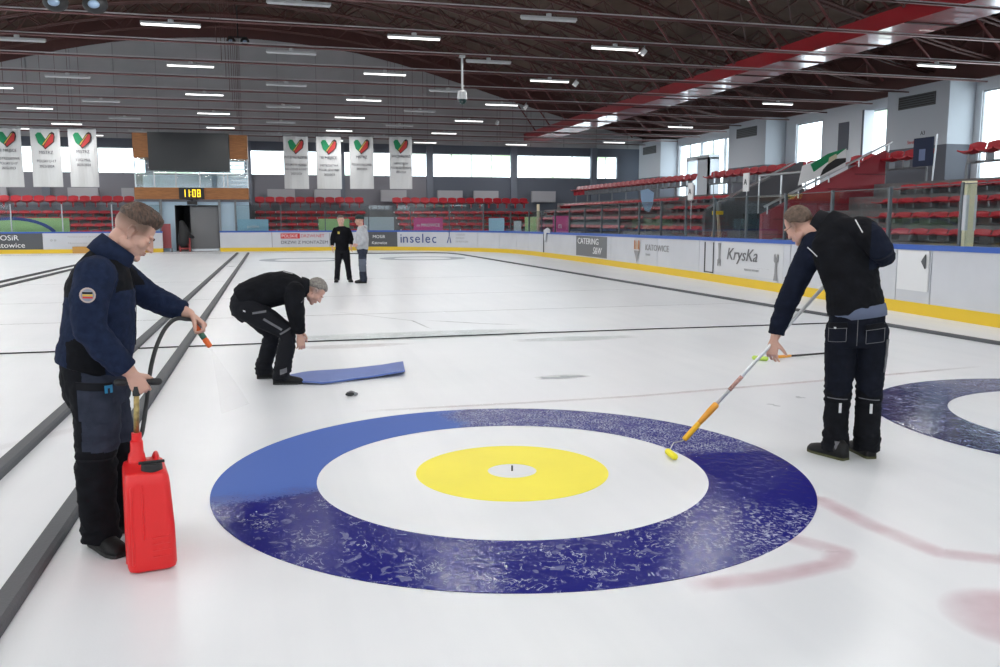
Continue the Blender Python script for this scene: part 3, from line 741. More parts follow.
spec = []   # (distance, location, rotz, label, scale)
def rows_right(y0f, y1f, block, pitch=.58):
    for i in range(6):
        xx, zz = rise(i); y0, y1 = y0f(i), (23.3 if (i == 5 and block == 'near') else y1f(i)); n = int((y1 - y0) / pitch)
        for k in range(n):
            y = y0 + pitch * (k + .5)
            if i == 5 and block == 'near' and 18.55 < y < 19.9: continue
            if block == 'far' and 31.9 < y < 33.0: continue
            z = zz + .16
            if i == 5: z = zz + .66
            spec.append((math.hypot(xx, y), (xx + .55, y, z + .02), 0, 'red plastic seat, %s seat of the %s row up in the %s right stand block' % (nth(k), Ord[i], {'near': 'closer', 'far': 'farther'}[block]), 'red seats of the right stand', 1.5 if i == 5 else .75))
rows_right(lambda i: 8.2 + .9 * i, lambda i: 17.3 + .78 * i, 'near')
rows_right(lambda i: 24.8, lambda i: 47.5 - (0 if i < 5 else 0), 'far')
def rows_far():
    for i in range(5):
        yy, zz = 49.2 + .9 * i, .8 + .35 * i
        for (x0, x1, blk) in ((-24, -6.9, 'left'), (-.6, 5.9, 'middle'), (7.5, 16.5, 'corner')):
            n = int((x1 - x0) / .58)
            for k in range(n):
                x = x0 + .58 * (k + .5)
                spec.append((yy + 20, (x, yy + .6, zz + (.16 if i < 4 else .50)), PI / 2, 'small red seat', 'red seats of the far stand', 1.9 if i == 4 else 1))
rows_far()
spec.sort(key=lambda t: t[0])
rest = MB()
sv = [v.co.copy() for v in SEAT.vertices]; sf = [tuple(p.vertices) for p in SEAT.polygons]
for k, (d, loc, rz, lb, gp, kz) in enumerate(spec):
    if k < 300:
        o = bpy.data.objects.new('stadium_seat', SEAT); col.objects.link(o); o.location = loc; o.rotation_euler = (0, 0, rz); o.scale = (1, 1, kz); tag(o, lb, 'seat', gp)
    else:
        M = Matrix.Translation(loc) @ Matrix.Rotation(rz, 4, 'Z') @ Matrix.Diagonal((1, 1, kz, 1)); rest.add([M @ v for v in sv], sf)
o = rest.build('stadium_seats', SEATR); tag(o, 'rows of small red seats in the far stands and distant blocks', 'seats', None, 'stuff')
# number plates / pale fronts along far steps (white dots)
m = MB()
for i in range(5):
    yy, zz = 49.2 + .9 * i, .8 + .35 * i
    for x0, x1 in ((-24, -6.9), (-.6, 5.9), (7.5, 13)):
        for k in range(int((x1 - x0) / 1.16)):
            m.box(x0 + 1.16 * k, x0 + 1.16 * k + .12, yy - .02, yy - .003, zz - .14, zz - .05)
o = m.build('row_number_plates', WTXT); tag(o, 'small white number plates along the far stand steps', 'number plates', None, 'stuff')
# legs and railings of the top rows
def top_rail(y0, y1, label):
    r = empty('seat_rail', (17.3, (y0 + y1) / 2, 0)); tag(r, label, 'rail', 'rails carrying the raised top rows')
    L = (y1 - y0) / 2
    MB().box(-.03, .03, -L, L, 3.0, 3.06).build('beam', GREYM, r)
    n = max(2, int(L * 2 / 1.6))
    for k in range(n + 1):
        y = -L + 2 * L * k / n
        MB().box(-.025, .025, y - .025, y + .025, 2.6, 3.0).build('leg', GREYM, r)
top_rail(12.8, 18.5, 'steel rail with legs under the nearest raised seat row')
top_rail(19.9, 23.2, 'short steel rail with legs beside the dark blue flag')
top_rail(24.8, 31.8, 'steel rail with legs under the raised seats past the gangway'); top_rail(33.1, 47.4, 'steel rail with legs under the farthest raised seats')
# grey cabinets on far wall
for k, x in enumerate((-15.6, -10.6, -6.3, 1.0, 3.9, 8.2, 12.0, 14.5, 18.6)):
    if -6.6 < x < -1: x = -7.6
    o = MB().box(-.85, .85, -.3, 0, 0, .75).box(-.8, .8, -.32, -.3, .05, .7).build('wall_cabinet', mat('cabinet_pale', (.36, .36, .39), .6), None, loc=(x, 57.75, 2.85)); tag(o, 'pale grey cabinet below the far windows, %s from the left' % Ord[k], 'cabinet', 'cabinets under the far windows')
# gangway: grey far flank, red near flank, rails, signs
def flank(y, x0, x1, z0, z1, m, name, label, cat, thick=.18):
    q = MB(); q.prism([(x0, 0), (x1, 0), (x1, z1), (x0, z0)], 0, thick, Matrix.Translation((0, y + thick, 0)) @ Matrix.Rotation(PI / 2, 4, 'X'))
    o = q.build(name, m); return tag(o, label, cat)
flank(24.5, 13.2, 16.6, 1.85, 3.45, mat('flank_grey', (.12, .125, .14), .8), 'gangway_flank', 'grey sloping side wall of the right stand gangway', 'parapet')
RS = empty('red_stair', (13.2, 21.4, 0)); tag(RS, 'red boarded stair side rising to the top of the right stand', 'stair')
q = MB(); q.prism([(0, 0), (3.9, 0), (3.9, 3.55), (0, 1.75)], 0, .12, Matrix.Rotation(PI / 2, 4, 'X')); q.build('boarding', mat('red_boarding', (.30, .02, .035), .5), RS)
q = MB()
for k in range(7): q.prism([(0 + .0, .35 + k * .42 - .01), (3.9, .35 + k * .42 - .01), (3.9, .35 + k * .42 + .02), (0, .35 + k * .42 + .02)] if k < 3 else [((k - 2.6) * .85, .35 + k * .42 - .01), (3.9, .35 + k * .42 - .01), (3.9, .35 + k * .42 + .02), ((k - 2.6) * .85, .35 + k * .42 + .02)], .12, .135, Matrix.Rotation(PI / 2, 4, 'X'))
q.build('batten', mat('red_batten', (.16, .01, .02), .5), RS)
MB().tube([(0, -.2, 1.95), (4.0, -.2, 3.78)], .035).build('handrail', ALU, RS)
for k in range(5): MB().tube([(.1 + k * .95, -.2, 1.75 + k * .44), (.1 + k * .95, -.2, 2.0 + k * .435)], .02).build('rail_post', ALU, RS)
gr = empty('gangway_rail', (13.2, 22.9, 0)); tag(gr, 'pale steel guard rail across the stand gangway', 'rail')
MB().tube([(0, 1.5, 1.95), (3.0, 1.5, 3.4)], .035).build('sloping_rail', ALU, gr); MB().tube([(1.6, -1.2, 2.95), (1.6, 1.2, 2.95)], .035).tube([(1.6, -1.2, 2.3), (1.6, 1.2, 2.3)], .02).build('cross_rail', ALU, gr)
for yy in (-1.2, 0, 1.2): MB().tube([(1.6, yy, 0), (1.6, yy, 2.95)], .025).build('post', ALU, gr)
for (x, y, z, lb) in ((14.35, 24.1, 2.75, 'white A sign on the gangway rail'), (13.25, 25.6, 2.5, 'white sector sign on a slim post in the right stand')):
    s_ = empty('sector_sign', (x, y, z)); tag(s_, lb, 'sign'); MB().box(-.02, .02, -.16, .16, -.28, .28).build('plate', WTXT, s_)
    text('A', .26, INK, s_, (-.03, .09, -.08), (PI / 2, 0, -PI / 2)); MB().tube([(.03, 0, -1.2), (.03, 0, -.2)], .015).build('post', ALU, s_)
# flag on the stair rail
fg = empty('fan_flag', (15.0, 21.12, 3.05)); fg.scale = (.72, .72, .72); tag(fg, 'white and green flag draped over the red stair rail', 'flag')
M = Matrix.Rotation(PI / 2, 4, 'X')
MB().prism([(-1.15, -.72), (.9, .02), (.9, .72), (-1.0, .02)], 0, .02, M).build('cloth', WTXT, fg)
MB().prism([(-.5, -.2), (.2, .25), (.9, .72), (.1, .5), (-.65, .08)], .021, .03, M).build('green_patch', CREST_G, fg)
MB().prism([(-.2, -.35), (.9, .2), (.9, .35), (.3, .3), (-.1, -.1)], .021, .03, M).build('black_patch', BLACK, fg)
MB().prism([(.1, .1), (.5, .35), (.45, .5), (.15, .35)], .031, .04, M).build('cream_patch', mat('cream', (.6, .55, .4), .7), fg)
fg2 = empty('navy_flag', (16.9, 19.6, 3.0)); tag(fg2, 'dark navy flag on the top row with a pale crest', 'flag')
MB().box(-.02, .02, -.35, .35, 0, .75).build('cloth', mat('navy_cloth', (.01, .02, .06), .7), fg2); MB().box(-.03, -.02, -.1, .12, .15, .45).build('crest', mat('navy_pale', (.15, .2, .35), .7), fg2); MB().tube([(0, -.38, -.4), (0, -.46, .8)], .02).build('pole', ALU, fg2)
# surveying tripod in the gangway mouth
tp = empty('survey_tripod', (12.9, 23.2, .0)); tag(tp, 'yellow topped survey tripod standing behind the boards', 'tripod')
for a in (0.3, 2.4, 4.5): MB().tube([(.28 * math.cos(a), .28 * math.sin(a), 0.4), (.04 * math.cos(a), .04 * math.sin(a), 1.75)], .03, 6).build('leg', mat('tripod_wood', (.42, .36, .26), .6), tp)
MB().box(-.12, .12, -.12, .12, 1.75, 1.86).build('head', YELLOW, tp); MB().tube([(0, 0, 1.86), (0, 0, 2.12)], .1, 10).build('instrument', GREYM, tp)
MB().tube([(-.1, .1, 2.1), (-.1, .1, 3.0)], .012, 5).build('antenna', GREYM, tp)
m = MB().box(-.9, .6, -1.2, 1.0, 0, .42); o = m.build('walkway', CONC, None, loc=(13.1, 23.0, 0)); o.name = 'low_platform'; tag(o, 'low grey platform under the survey tripod', 'platform')
o = MB().box(-.25, .25, -.15, .15, 0, .65).box(-.2, .2, -.12, .12, .65, .8).build('black_case', BLACK, None, loc=(13.6, 22.5, .98)); tag(o, 'tall black case standing in the gangway', 'case')
o = MB().box(-.35, .35, -.25, .25, 0, .56).build('case_table', GREYM, None, loc=(13.6, 22.5, .42)); tag(o, 'low grey table under the black case', 'table')

# hoardings behind the far glass
def hoarding(x0, x1, z0, z1, m, label, txt=None, tm=WTXT, y=48.1, sz=.3):
    r = empty('hoarding', ((x0 + x1) / 2, y, z0)); tag(r, label, 'hoarding', 'coloured hoardings behind the far glass'); w = (x1 - x0) / 2
    MB().box(-w, w, 0, .04, 0, z1 - z0).build('sheet', m, r)
    MB().box(-w, -w + .05, .04, .09, -z0, .1).box(w - .05, w, .04, .09, -z0, .1).build('leg', GREYM, r)
    if txt: text(txt, sz, tm, r, (0, -.012, (z1 - z0) / 2 - sz * .35), (PI / 2, 0, 0), 'lettering', 'CENTER')
    return r
LB = mat('hoard_lightblue', (.34, .56, .72), .6); GR = mat('hoard_green', (.42, .62, .28), .6); PK = mat('hoard_pink', (.62, .05, .26), .6)
hoarding(-1.45, .12, .95, 1.68, LB, 'light blue hoarding with a pale crest beside the commentary box', 'polskie', sz=.22)
hoarding(2.75, 4.4, .95, 1.7, GR, 'light green hoarding behind the man in black')
hoarding(5.2, 6.85, .95, 1.8, mat('hoard_white', (.5, .55, .6), .6), 'plain white hoarding behind the man in the grey hoodie')
hoarding(7.95, 9.6, .95, 1.75, PK, 'pink hoarding with white lettering above the inselec board', 'm MROWCE', sz=.24)
r_ = hoarding(-14.5, -9.6, .95, 1.75, GR, 'long green and blue hoarding at the left end of the far glass')
rg = [(-.2 + 2.2 * math.cos(a), -.6 + 1.15 * math.sin(a)) for a in [PI * j / 16 for j in range(2, 15)]] + [(-.2 + 2.0 * math.cos(a), -.6 + 1.0 * math.sin(a)) for a in [PI * j / 16 for j in range(14, 1, -1)]]
MB().prism([(a, max(0.02, b + .3)) for a, b in rg], .0, .01, M @ Matrix.Translation((0, 0, .0))).build('swoosh', mat('swoosh_navy', (.05, .08, .3), .6), r_)
def side_hoarding(y0, y1, z0, z1, m, label, txt=None):
    r = empty('hoarding', (12.5, (y0 + y1) / 2, z0)); tag(r, label, 'hoarding', 'coloured hoardings behind the corner glass'); w = abs(y1 - y0) / 2
    MB().box(0, .04, -w, w, 0, z1 - z0).build('sheet', m, r); MB().box(.05, .09, -w, -w + .05, -z0, .1).build('leg', GREYM, r); MB().box(.05, .09, w - .05, w, -z0, .1).build('leg', GREYM, r)
    if txt: text(txt, .4, WTXT, r, (-.012, .2, (z1 - z0) / 2 - .1), (PI / 2, 0, -PI / 2), 'lettering', sx=1.5)
side_hoarding(45.7, 49.0, .95, 1.73, LB, 'light blue hoarding in the far corner'); side_hoarding(42.4, 43.7, .95, 1.57, MATS['hoard_white'], 'small pale hoarding in the far corner')
side_hoarding(39.5, 41.7, .95, 1.76, GR, 'small green hoarding beside the cream post'); side_hoarding(35.3, 37.3, .9, 1.79, PK, 'tall pink hoarding with a white letter on the corner glass', 'm')
o = MB().prism([(0, 0), (.5, .12), (.9, .02), (.8, -.12), (.35, -.1), (.2, -.5), (.05, -.42)], 0, .03, Matrix.Rotation(-PI / 2, 4, 'Z') @ Matrix.Rotation(PI / 2, 4, 'X')).build('cloth', WHITE, None, loc=(11.74, 36.2, 1.17)); o.name = 'white_cloth'; tag(o, 'white cloth thrown over the rink boards by the dark joint', 'cloth')
fb = MB(); pts = []
fb.prism([(0, 0), (.25, -.1), (.45, .3), (.5, .9), (.15, 1.1), (-.25, 1.0), (-.2, .5)], 0, .03, Matrix.Rotation(PI / 2, 4, 'X'))
o = fb.build('pennant', mat('pennant_blue', (.30, .46, .66), .6), None, loc=(13.2, 29.0, 1.95)); o.scale = (.7, .7, .7); tag(o, 'pale blue pennant hanging over the right stand glass', 'pennant')
# ================================================================== ice markings and things on the ice
def house_material(name, dry, wet, sectors=True, speck=1.0):
    """painted film of a house ring: a dry pale stretch, the rest freshly wetted and dark with frost specks and ripples"""
    m = bpy.data.materials.new(name); m.use_nodes = True; nt = m.node_tree; N = nt.nodes; L = nt.links; b = N['Principled BSDF']
    tc = N.new('ShaderNodeTexCoord'); sp = N.new('ShaderNodeSeparateXYZ'); L.new(tc.outputs['Object'], sp.inputs[0])
    def math_(op, a, b_=None, c=None, clamp=False):
        n = N.new('ShaderNodeMath'); n.operation = op; n.use_clamp = clamp
        for i, v in enumerate((a, b_, c)):
            if v is None: continue
            if isinstance(v, (int, float)): n.inputs[i].default_value = v
            else: L.new(v, n.inputs[i])
        return n.outputs[0]
    def noise_(scale, detail=4, vec=None, dist=0):
        n = N.new('ShaderNodeTexNoise'); n.inputs['Scale'].default_value = scale; n.inputs['Detail'].default_value = detail; n.inputs['Distortion'].default_value = dist
        L.new(vec or tc.outputs['Object'], n.inputs['Vector']); return n.outputs['Fac']
    def step(v, e0, e1):
        n = N.new('ShaderNodeMapRange'); n.inputs['From Min'].default_value = e0; n.inputs['From Max'].default_value = e1; L.new(v, n.inputs['Value']); return n.outputs[0]
    ang = math_('ARCTAN2', sp.outputs['Y'], sp.outputs['X'])      # -pi..pi
    a2 = math_('MODULO', math_('ADD', ang, 2 * PI), 2 * PI)        # 0..2pi
    nz = noise_(3.5, 6)
    aw = math_('ADD', a2, math_('MULTIPLY', math_('SUBTRACT', nz, .5), .30))
    fine = noise_(60, 3)
    aw2 = math_('ADD', aw, math_('MULTIPLY', math_('SUBTRACT', fine, .5), .18))
    r90, r185 = math.radians(91), math.radians(184)
    dryf = math_('MULTIPLY', step(aw2, r90 - .05, r90 + .05), math_('SUBTRACT', 1, step(aw2, r185 - .07, r185 + .07)))
    if not sectors: dryf = math_('MULTIPLY', step(aw2, 1.55, 1.75), 0.0)
    mix = N.new('ShaderNodeMixRGB'); mix.inputs[1].default_value = (*wet, 1); mix.inputs[2].default_value = (*dry, 1); L.new(dryf, mix.inputs[0])
    # frost speck zone: 0..92 degrees; smooth zone: 320..358; ripple zones for the rest
    sz = math_('SUBTRACT', 1, step(aw, math.radians(88), math.radians(96)))
    sz = math_('MULTIPLY', sz, step(aw, .0, .08))
    spk = math_('MULTIPLY', step(noise_(85, 2), .53, .60), step(noise_(7, 3), .25, .55))
    spk1 = math_('MULTIPLY', math_('MULTIPLY', spk, sz), .75 * speck)
    mp = N.new('ShaderNodeMapping'); mp.inputs['Scale'].default_value = (1.25, 1, 1); mp.inputs['Rotation'].default_value = (0, 0, .5); L.new(tc.outputs['Object'], mp.inputs['Vector'])
    wet_z = math_('MULTIPLY', step(aw, math.radians(186), math.radians(192)), math_('SUBTRACT', 1, step(aw, math.radians(308), math.radians(320)))) if sectors else math_('ADD', 1.0, 0.0)
    # broken melt-water rims
    ridge = math_('ABSOLUTE', math_('SUBTRACT', noise_(5.5, 5, mp.outputs[0], .9), .5))
    line = math_('MULTIPLY', math_('SUBTRACT', 1, step(ridge, .003, .009)), step(noise_(13, 3), .50, .58))
    ridge2 = math_('ABSOLUTE', math_('SUBTRACT', noise_(16, 4, mp.outputs[0], .6), .48))
    line2 = math_('MULTIPLY', math_('SUBTRACT', 1, step(ridge2, .006, .018)), step(noise_(4, 3), .53, .60))
    film = math_('MULTIPLY', math_('MULTIPLY', step(noise_(8, 2, mp.outputs[0], 1.5), .60, .63), step(noise_(2.6, 2), .46, .52)), .30)
    line = math_('MULTIPLY', math_('MULTIPLY', math_('MAXIMUM', math_('MAXIMUM', line, line2), film), wet_z), .62 * speck)
    cz = math_('MULTIPLY', step(aw, math.radians(280), math.radians(296)), math_('SUBTRACT', 1, step(aw, math.radians(312), math.radians(324))))
    if not sectors: cz = math_('ADD', 0.0, .25)
    n5 = noise_(34, 3, mp.outputs[0], .6); crust_glint = math_('MULTIPLY', step(n5, .53, .60), step(noise_(6, 2), .35, .5))
    crust_glint = math_('MULTIPLY', math_('MULTIPLY', crust_glint, cz), .55 * speck)  # pale crust flecks also hold the wet film's lamp sparkle as colour
    tot = math_('ADD', math_('ADD', spk1, line), crust_glint, None, True)
    mix2 = N.new('ShaderNodeMixRGB'); L.new(tot, mix2.inputs[0]); L.new(mix.outputs[0], mix2.inputs[1]); mix2.inputs[2].default_value = (.55, .6, .78, 1)
    L.new(mix2.outputs[0], b.inputs['Base Color'])
    rg = math_('ADD', math_('MULTIPLY', dryf, .45), math_('ADD', .12 if sectors else .07, math_('MULTIPLY', sz, .15)))
    L.new(rg, b.inputs['Roughness']); b.inputs['Specular IOR Level'].default_value = .07 if sectors else .22
    bp = N.new('ShaderNodeBump'); bp.inputs['Distance'].default_value = .012
    L.new(math_('MULTIPLY', math_('SUBTRACT', 1, dryf), .22 if sectors else .12), bp.inputs['Strength'])
    L.new(math_('ADD', noise_(14, 3, mp.outputs[0], 1.0), math_('MULTIPLY', tot, .4)), bp.inputs['Height']); L.new(bp.outputs[0], b.inputs['Normal'])
    return m
HM1 = house_material('ring_film_near', (.072, .135, .42), (.012, .014, .165))
HM2 = house_material('ring_film_side', (.09, .1, .22), (.012, .010, .085), sectors=False, speck=.9)
YEL = mat('house_yellow', (.86, .76, .03), .5, vary=.04, vscale=1.6)
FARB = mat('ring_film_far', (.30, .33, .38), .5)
def house(x, y, label, outer, near=True):
    r = empty('curling_house', (x, y, 0)); tag(r, label, 'curling house', 'curling houses')
    o = MB(); vs = []; n = 256
    R0, R1, h = 1.219, 1.829, .0035
    for i in range(n):
        a = 2 * PI * i / n
        for q, z in ((R0, .0005), (R0, h), (R1, h), (R1, .0005)): vs.append((q * math.cos(a), q * math.sin(a), z))
    fs = []
    for i in range(n):
        k = (i + 1) % n
        for j in range(4): fs.append((i * 4 + j, k * 4 + j, k * 4 + (j + 1) % 4, i * 4 + (j + 1) % 4))
    o.add(vs, fs); o.build('outer_ring', outer, r)
    o = MB(); vs = []
    for i in range(128):
        a = 2 * PI * i / 128
        for q, z in ((.155, .0005), (.155, .002), (.61, .002), (.61, .0005)): vs.append((q * math.cos(a), q * math.sin(a), z))
    o.add(vs, [(i * 4 + j, ((i + 1) % 128) * 4 + j, ((i + 1) % 128) * 4 + (j + 1) % 4, i * 4 + (j + 1) % 4) for i in range(128) for j in range(4)])
    if near:
        o.build('inner_ring', YEL, r)
        MB().tube([(0, 0, 0), (0, 0, .035)], .006, 8).build('centre_pin', BLACK, r)
    return r
house(1.46, 5.14, 'large blue curling house with yellow inner ring between the three working men', HM1)
house(6.5, 5.2, 'wet dark blue curling house cut by the picture edge behind the man with the pole', HM2)
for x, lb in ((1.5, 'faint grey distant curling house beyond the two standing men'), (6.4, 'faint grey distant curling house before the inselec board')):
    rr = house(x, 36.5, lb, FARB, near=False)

# pink hockey paint under the ice: soft edged
def under_ice(name, rgb, strength, soft, kind='strip'):
    m = bpy.data.materials.new(name); m.use_nodes = True; nt = m.node_tree; N = nt.nodes; L = nt.links; b = N['Principled BSDF']
    b.inputs['Base Color'].default_value = (*rgb, 1); b.inputs['Roughness'].default_value = .32; b.inputs['Specular IOR Level'].default_value = .35
    at = N.new('ShaderNodeAttribute'); at.attribute_name = 'soft'
    tc = N.new('ShaderNodeTexCoord'); n = N.new('ShaderNodeTexNoise'); n.inputs['Scale'].default_value = 5; n.inputs['Detail'].default_value = 5; L.new(tc.outputs['Object'], n.inputs['Vector'])
    ml = N.new('ShaderNodeMath'); ml.operation = 'MULTIPLY'; L.new(at.outputs['Fac'], ml.inputs[0])
    r = N.new('ShaderNodeMapRange'); r.inputs['From Min'].default_value = .3; r.inputs['From Max'].default_value = .7; r.inputs['To Min'].default_value = strength * .55; r.inputs['To Max'].default_value = strength
    L.new(n.outputs['Fac'], r.inputs['Value']); L.new(r.outputs[0], ml.inputs[1]); L.new(ml.outputs[0], b.inputs['Alpha'])
    return m
def soft_mesh(rows, z, name, m, parent=None):
    """rows: list of rows of (x, y, softness) forming a grid"""
    me = bpy.data.meshes.new(name); nr, nc = len(rows), len(rows[0])
    me.from_pydata([(p[0], p[1], z) for r in rows for p in r], [], [(i * nc + j, i * nc + j + 1, (i + 1) * nc + j + 1, (i + 1) * nc + j) for i in range(nr - 1) for j in range(nc - 1)])
    at = me.attributes.new('soft', 'FLOAT', 'POINT'); at.data.foreach_set('value', [p[2] for r in rows for p in r])
    me.materials.append(m); o = bpy.data.objects.new(name, me); col.objects.link(o)
    if parent: o.parent = parent
    return o
def soft_line(pts, w, z, name, m, ends=True):
    P = [V((x, y, 0)) for x, y in pts]; Q = []
    for a, b in zip(P, P[1:]):
        for k in range(8): Q.append(a.lerp(b, k / 8))
    Q.append(P[-1]); rows = []
    for i, p in enumerate(Q):
        t = (Q[min(i + 1, len(Q) - 1)] - Q[max(0, i - 1)]).normalized(); nrm = V((-t.y, t.x, 0)); e = min(1, i / 3, (len(Q) - 1 - i) / 3) if ends else 1
        rows.append([(*(p + nrm * w * k)[:2], s * e) for k, s in ((-1, 0), (-.45, .8), (0, 1), (.45, .8), (1, 0))])
    return soft_mesh(rows, z, name, m)
PINK = under_ice('paint_pink', (.62, .25, .33), .34, 1); RED_ = under_ice('paint_faint_red', (.60, .26, .30), .32, 1)
o = soft_line([(2.55, 4.55), (3.0, 4.12), (3.0, 3.7), (3.06, 3.28), (3.3, 3.12), (3.9, 3.2)], .085, .0012, 'face_off_mark', PINK); tag(o, 'pink L shaped face-off mark under the ice near the bent man', 'ice marking')
o = soft_line([(1.7, 3.25), (2.1, 3.24), (2.5, 3.3), (2.62, 3.42), (2.5, 3.62), (2.3, 3.8)], .085, .0012, 'face_off_mark', PINK); tag(o, 'pink hooked face-off mark just below the big blue ring', 'ice marking')
rows = []
for i in range(7):
    q = .31 * i / 6; rows.append([(2.86 + q * math.cos(a), 2.62 + q * math.sin(a), (1, 1, 1, 1, .9, .6, 0)[i]) for a in [2 * PI * j / 40 for j in range(41)]])
o = soft_mesh(rows, .0012, 'face_off_spot', PINK); tag(o, 'round pink face-off spot under the ice in the near corner', 'ice marking')
o = soft_line([(.7, 7.14), (2.27, 7.1), (3.23, 7.11), (5.38, 7.34), (7.5, 7.6)], .05, .0012, 'red_line', RED_); tag(o, 'thin faint red line under the ice behind the blue house', 'ice marking')
o = soft_line([(-6, 5.1), (-3, 5.6), (-1.9, 6.6), (-1.2, 7.4)], .09, .0012, 'red_arc', under_ice('paint_trace', (.62, .3, .34), .10, 1)); tag(o, 'very faint pink arc under the ice by the left man', 'ice marking')
o = soft_line([(6.5, 4.6), (5.9, 5.45), (6.6, 5.62), (8, 5.7)], .045, .006, 'red_arc', under_ice('paint_red2', (.6, .12, .08), .6, 1)); tag(o, 'short orange red stroke inside the wet side house', 'ice marking')
GS = under_ice('stain_green', (.30, .44, .40), .30, 1); GY = under_ice('stain_grey', (.40, .44, .46), .55, 1); LN = under_ice('faint_grey', (.35, .37, .40), .32, 1)
def blot(cx, cy, rx, ry, m, lb, name='stain'):
    rows = []
    for i in range(5):
        q = i / 4; rows.append([(cx + rx * q * math.cos(a) * (1 + .35 * noise.noise((cx, cy, a * 1.3))), cy + ry * q * math.sin(a) * (1 + .5 * noise.noise((cx + 3, cy, math.sin(a) * 2))), (1, 1, 1, .8, 0)[i]) for a in [2 * PI * j / 36 for j in range(37)]])
    o = soft_mesh(rows, .0015, name, m); tag(o, lb, 'stain')
blot(2.85, 8.2, .30, .13, GY, 'small grey damp patch on open ice beyond the blue house')
blot(1.9, 11.8, 2.0, .55, GS, 'pale greenish stain along the black cross line')
blot(4.0, 10.9, .9, .25, GS, 'smaller pale green stain past the cross line')
blot(1.0, 11.0, .8, .2, under_ice('stain_rust', (.55, .42, .38), .25, 1), 'faint rusty stain next to the greenish stain')
def decal_line(pts, w, lb, m=LN): o = soft_line(pts, w, .0014, 'scuff_line', m); tag(o, lb, 'scuff')
decal_line([(2.4, 13.6), (3.2, 12.9), (3.7, 12.6)], .03, 'thin dark scuff curling on open ice past the stains', under_ice('scuff_dark', (.15, .16, .18), .6, 1))
decal_line([(1.0, 15.5), (2.2, 13.6), (2.3, 12.4)], .02, 'long hair-thin scuff left of the curling scuff', MATS.get('x') or under_ice('scuff_dark2', (.2, .2, .22), .5, 1))
for y, lb in ((14.8, 'faint grey cross line on the ice, first past the black line'), (18.5, 'faint grey cross line on the ice, second past the black line'), (24, 'faint grey cross line on the ice before the two far men')): decal_line([(-12, y), (0, y), (10.5, y)], .05, lb)
# white margin and dark seam at far boards
decal_line([(-22, 45.3), (-5, 45.3), (6, 45.3)], .35, 'grey band across the ice before the far boards')

# foam dividers
def divider(pts, w, h, label):
    r = empty('foam_divider', (pts[0][0], pts[0][1], 0)); tag(r, label, 'divider', 'dark foam dividers between the sheets')
    mb = MB(); P = [V((x, y, 0)) for x, y in pts]; rings = []
    for i, p in enumerate(P):
        t = (P[min(i + 1, len(P) - 1)] - P[max(0, i - 1)]).normalized(); nrm = V((-t.y, t.x, 0))
        rings.append([p - P[0] + nrm * a * w + V((0, 0, b * h)) for a, b in ((-.5, 0.01), (-.5, .7), (-.36, 1), (.36, 1), (.5, .7), (.5, 0.01))])
    mb.loft(rings); mb.build('bar', FOAM, r)
    j = MB()
    L = (P[1] - P[0]); n = int(L.length / 3.6); tt = L.normalized(); nr = V((-tt.y, tt.x, 0))
    for k in range(1, n + 1):
        c = tt * (k * 3.6 - .9); j.box(-w * .52, w * .52, -.006, .006, .004, h * 1.02, Matrix.Translation(c) @ Matrix.Rotation(math.atan2(tt.y, tt.x) - PI / 2, 4, 'Z'))
    
    return r
divider([(-1.72, 1.2), (-1.42, 44.5)], .105, .055, 'long dark foam divider bar farther left of the man with the red can')
divider([(-1.10, 1.2), (-.9, 44.5)], .105, .055, 'long dark foam divider bar passing right behind the man with the red can')
divider([(-6.85, 10), (-6.6, 44.5)], .09, .05, 'far left foam divider bar, outer of the pair'); divider([(-6.35, 10), (-6.1, 44.5)], .09, .05, 'far left foam divider bar, inner of the pair')
divider([(9.05, 2), (8.9, 20), (8.8, 40), (8.5, 41.6), (7.9, 42.2), (3.2, 42.4)], .07, .045, 'dark foam divider bar running beside the right boards')
ll = MB(); q = []
for i in range(60):
    x = -6.0 + 14.9 * i / 59; q.append((x, 11.50 + .05 * math.sin(x * .5) + .02 * noise.noise((x, 0, 0)), .009))
ll.tube(q, .0085, 6); o = ll.build('cross_rope', BLACK, None, smooth=True); tag(o, 'thin black rope laid straight across the ice', 'rope')
# loose puck, strip, roller head
pk = empty('black_clip', (.695, 7.81, 0)); tag(pk, 'small black clamp lying on the ice by the blue strip', 'clamp')
MB().ell((-.012, 0, .018), (.042, .03, .018)).build('body', BLACK, pk, smooth=True); MB().ell((.035, .008, .016), (.028, .02, .016)).tube([(-.04, .0, .03), (.0, .01, .042), (.03, .01, .03)], .008).build('jaw', GREYM, pk, smooth=True)
# blue strip: a segment of an outer ring film lying on the ice
sg = MB(); top = [(.13, 9.0), (.32, 9.1), (.6, 9.2), (1.03, 9.32), (1.41, 9.38)]; bot = [(.18, 8.62), (.33, 8.48), (.47, 8.42), (.76, 8.54), (1.33, 8.72)]
def lerp_path(P, t):
    f = t * (len(P) - 1); i = min(int(f), len(P) - 2); f -= i; return (P[i][0] * (1 - f) + P[i + 1][0] * f, P[i][1] * (1 - f) + P[i + 1][1] * f)
n = 24; vs = []
for i in range(n + 1):
    t = i / n; a = lerp_path(top, t); b = lerp_path(bot, t)
    lift = .012 + .012 * math.sin(t * 5) ** 2 + (.02 * max(0, t - .85) / .15)
    for j in range(7):
        u = j / 6; vs.append((a[0] * (1 - u) + b[0] * u, a[1] * (1 - u) + b[1] * u, lift + (.012 if j == 6 else 0)))
me_f = [(i * 7 + j, i * 7 + j + 1, (i + 1) * 7 + j + 1, (i + 1) * 7 + j) for i in range(n) for j in range(6)]
N0 = len(vs); vs2 = vs + [(x, y, max(z - .016, .001)) for x, y, z in vs]
me_f2 = [tuple(reversed([N0 + k for k in f])) for f in me_f]
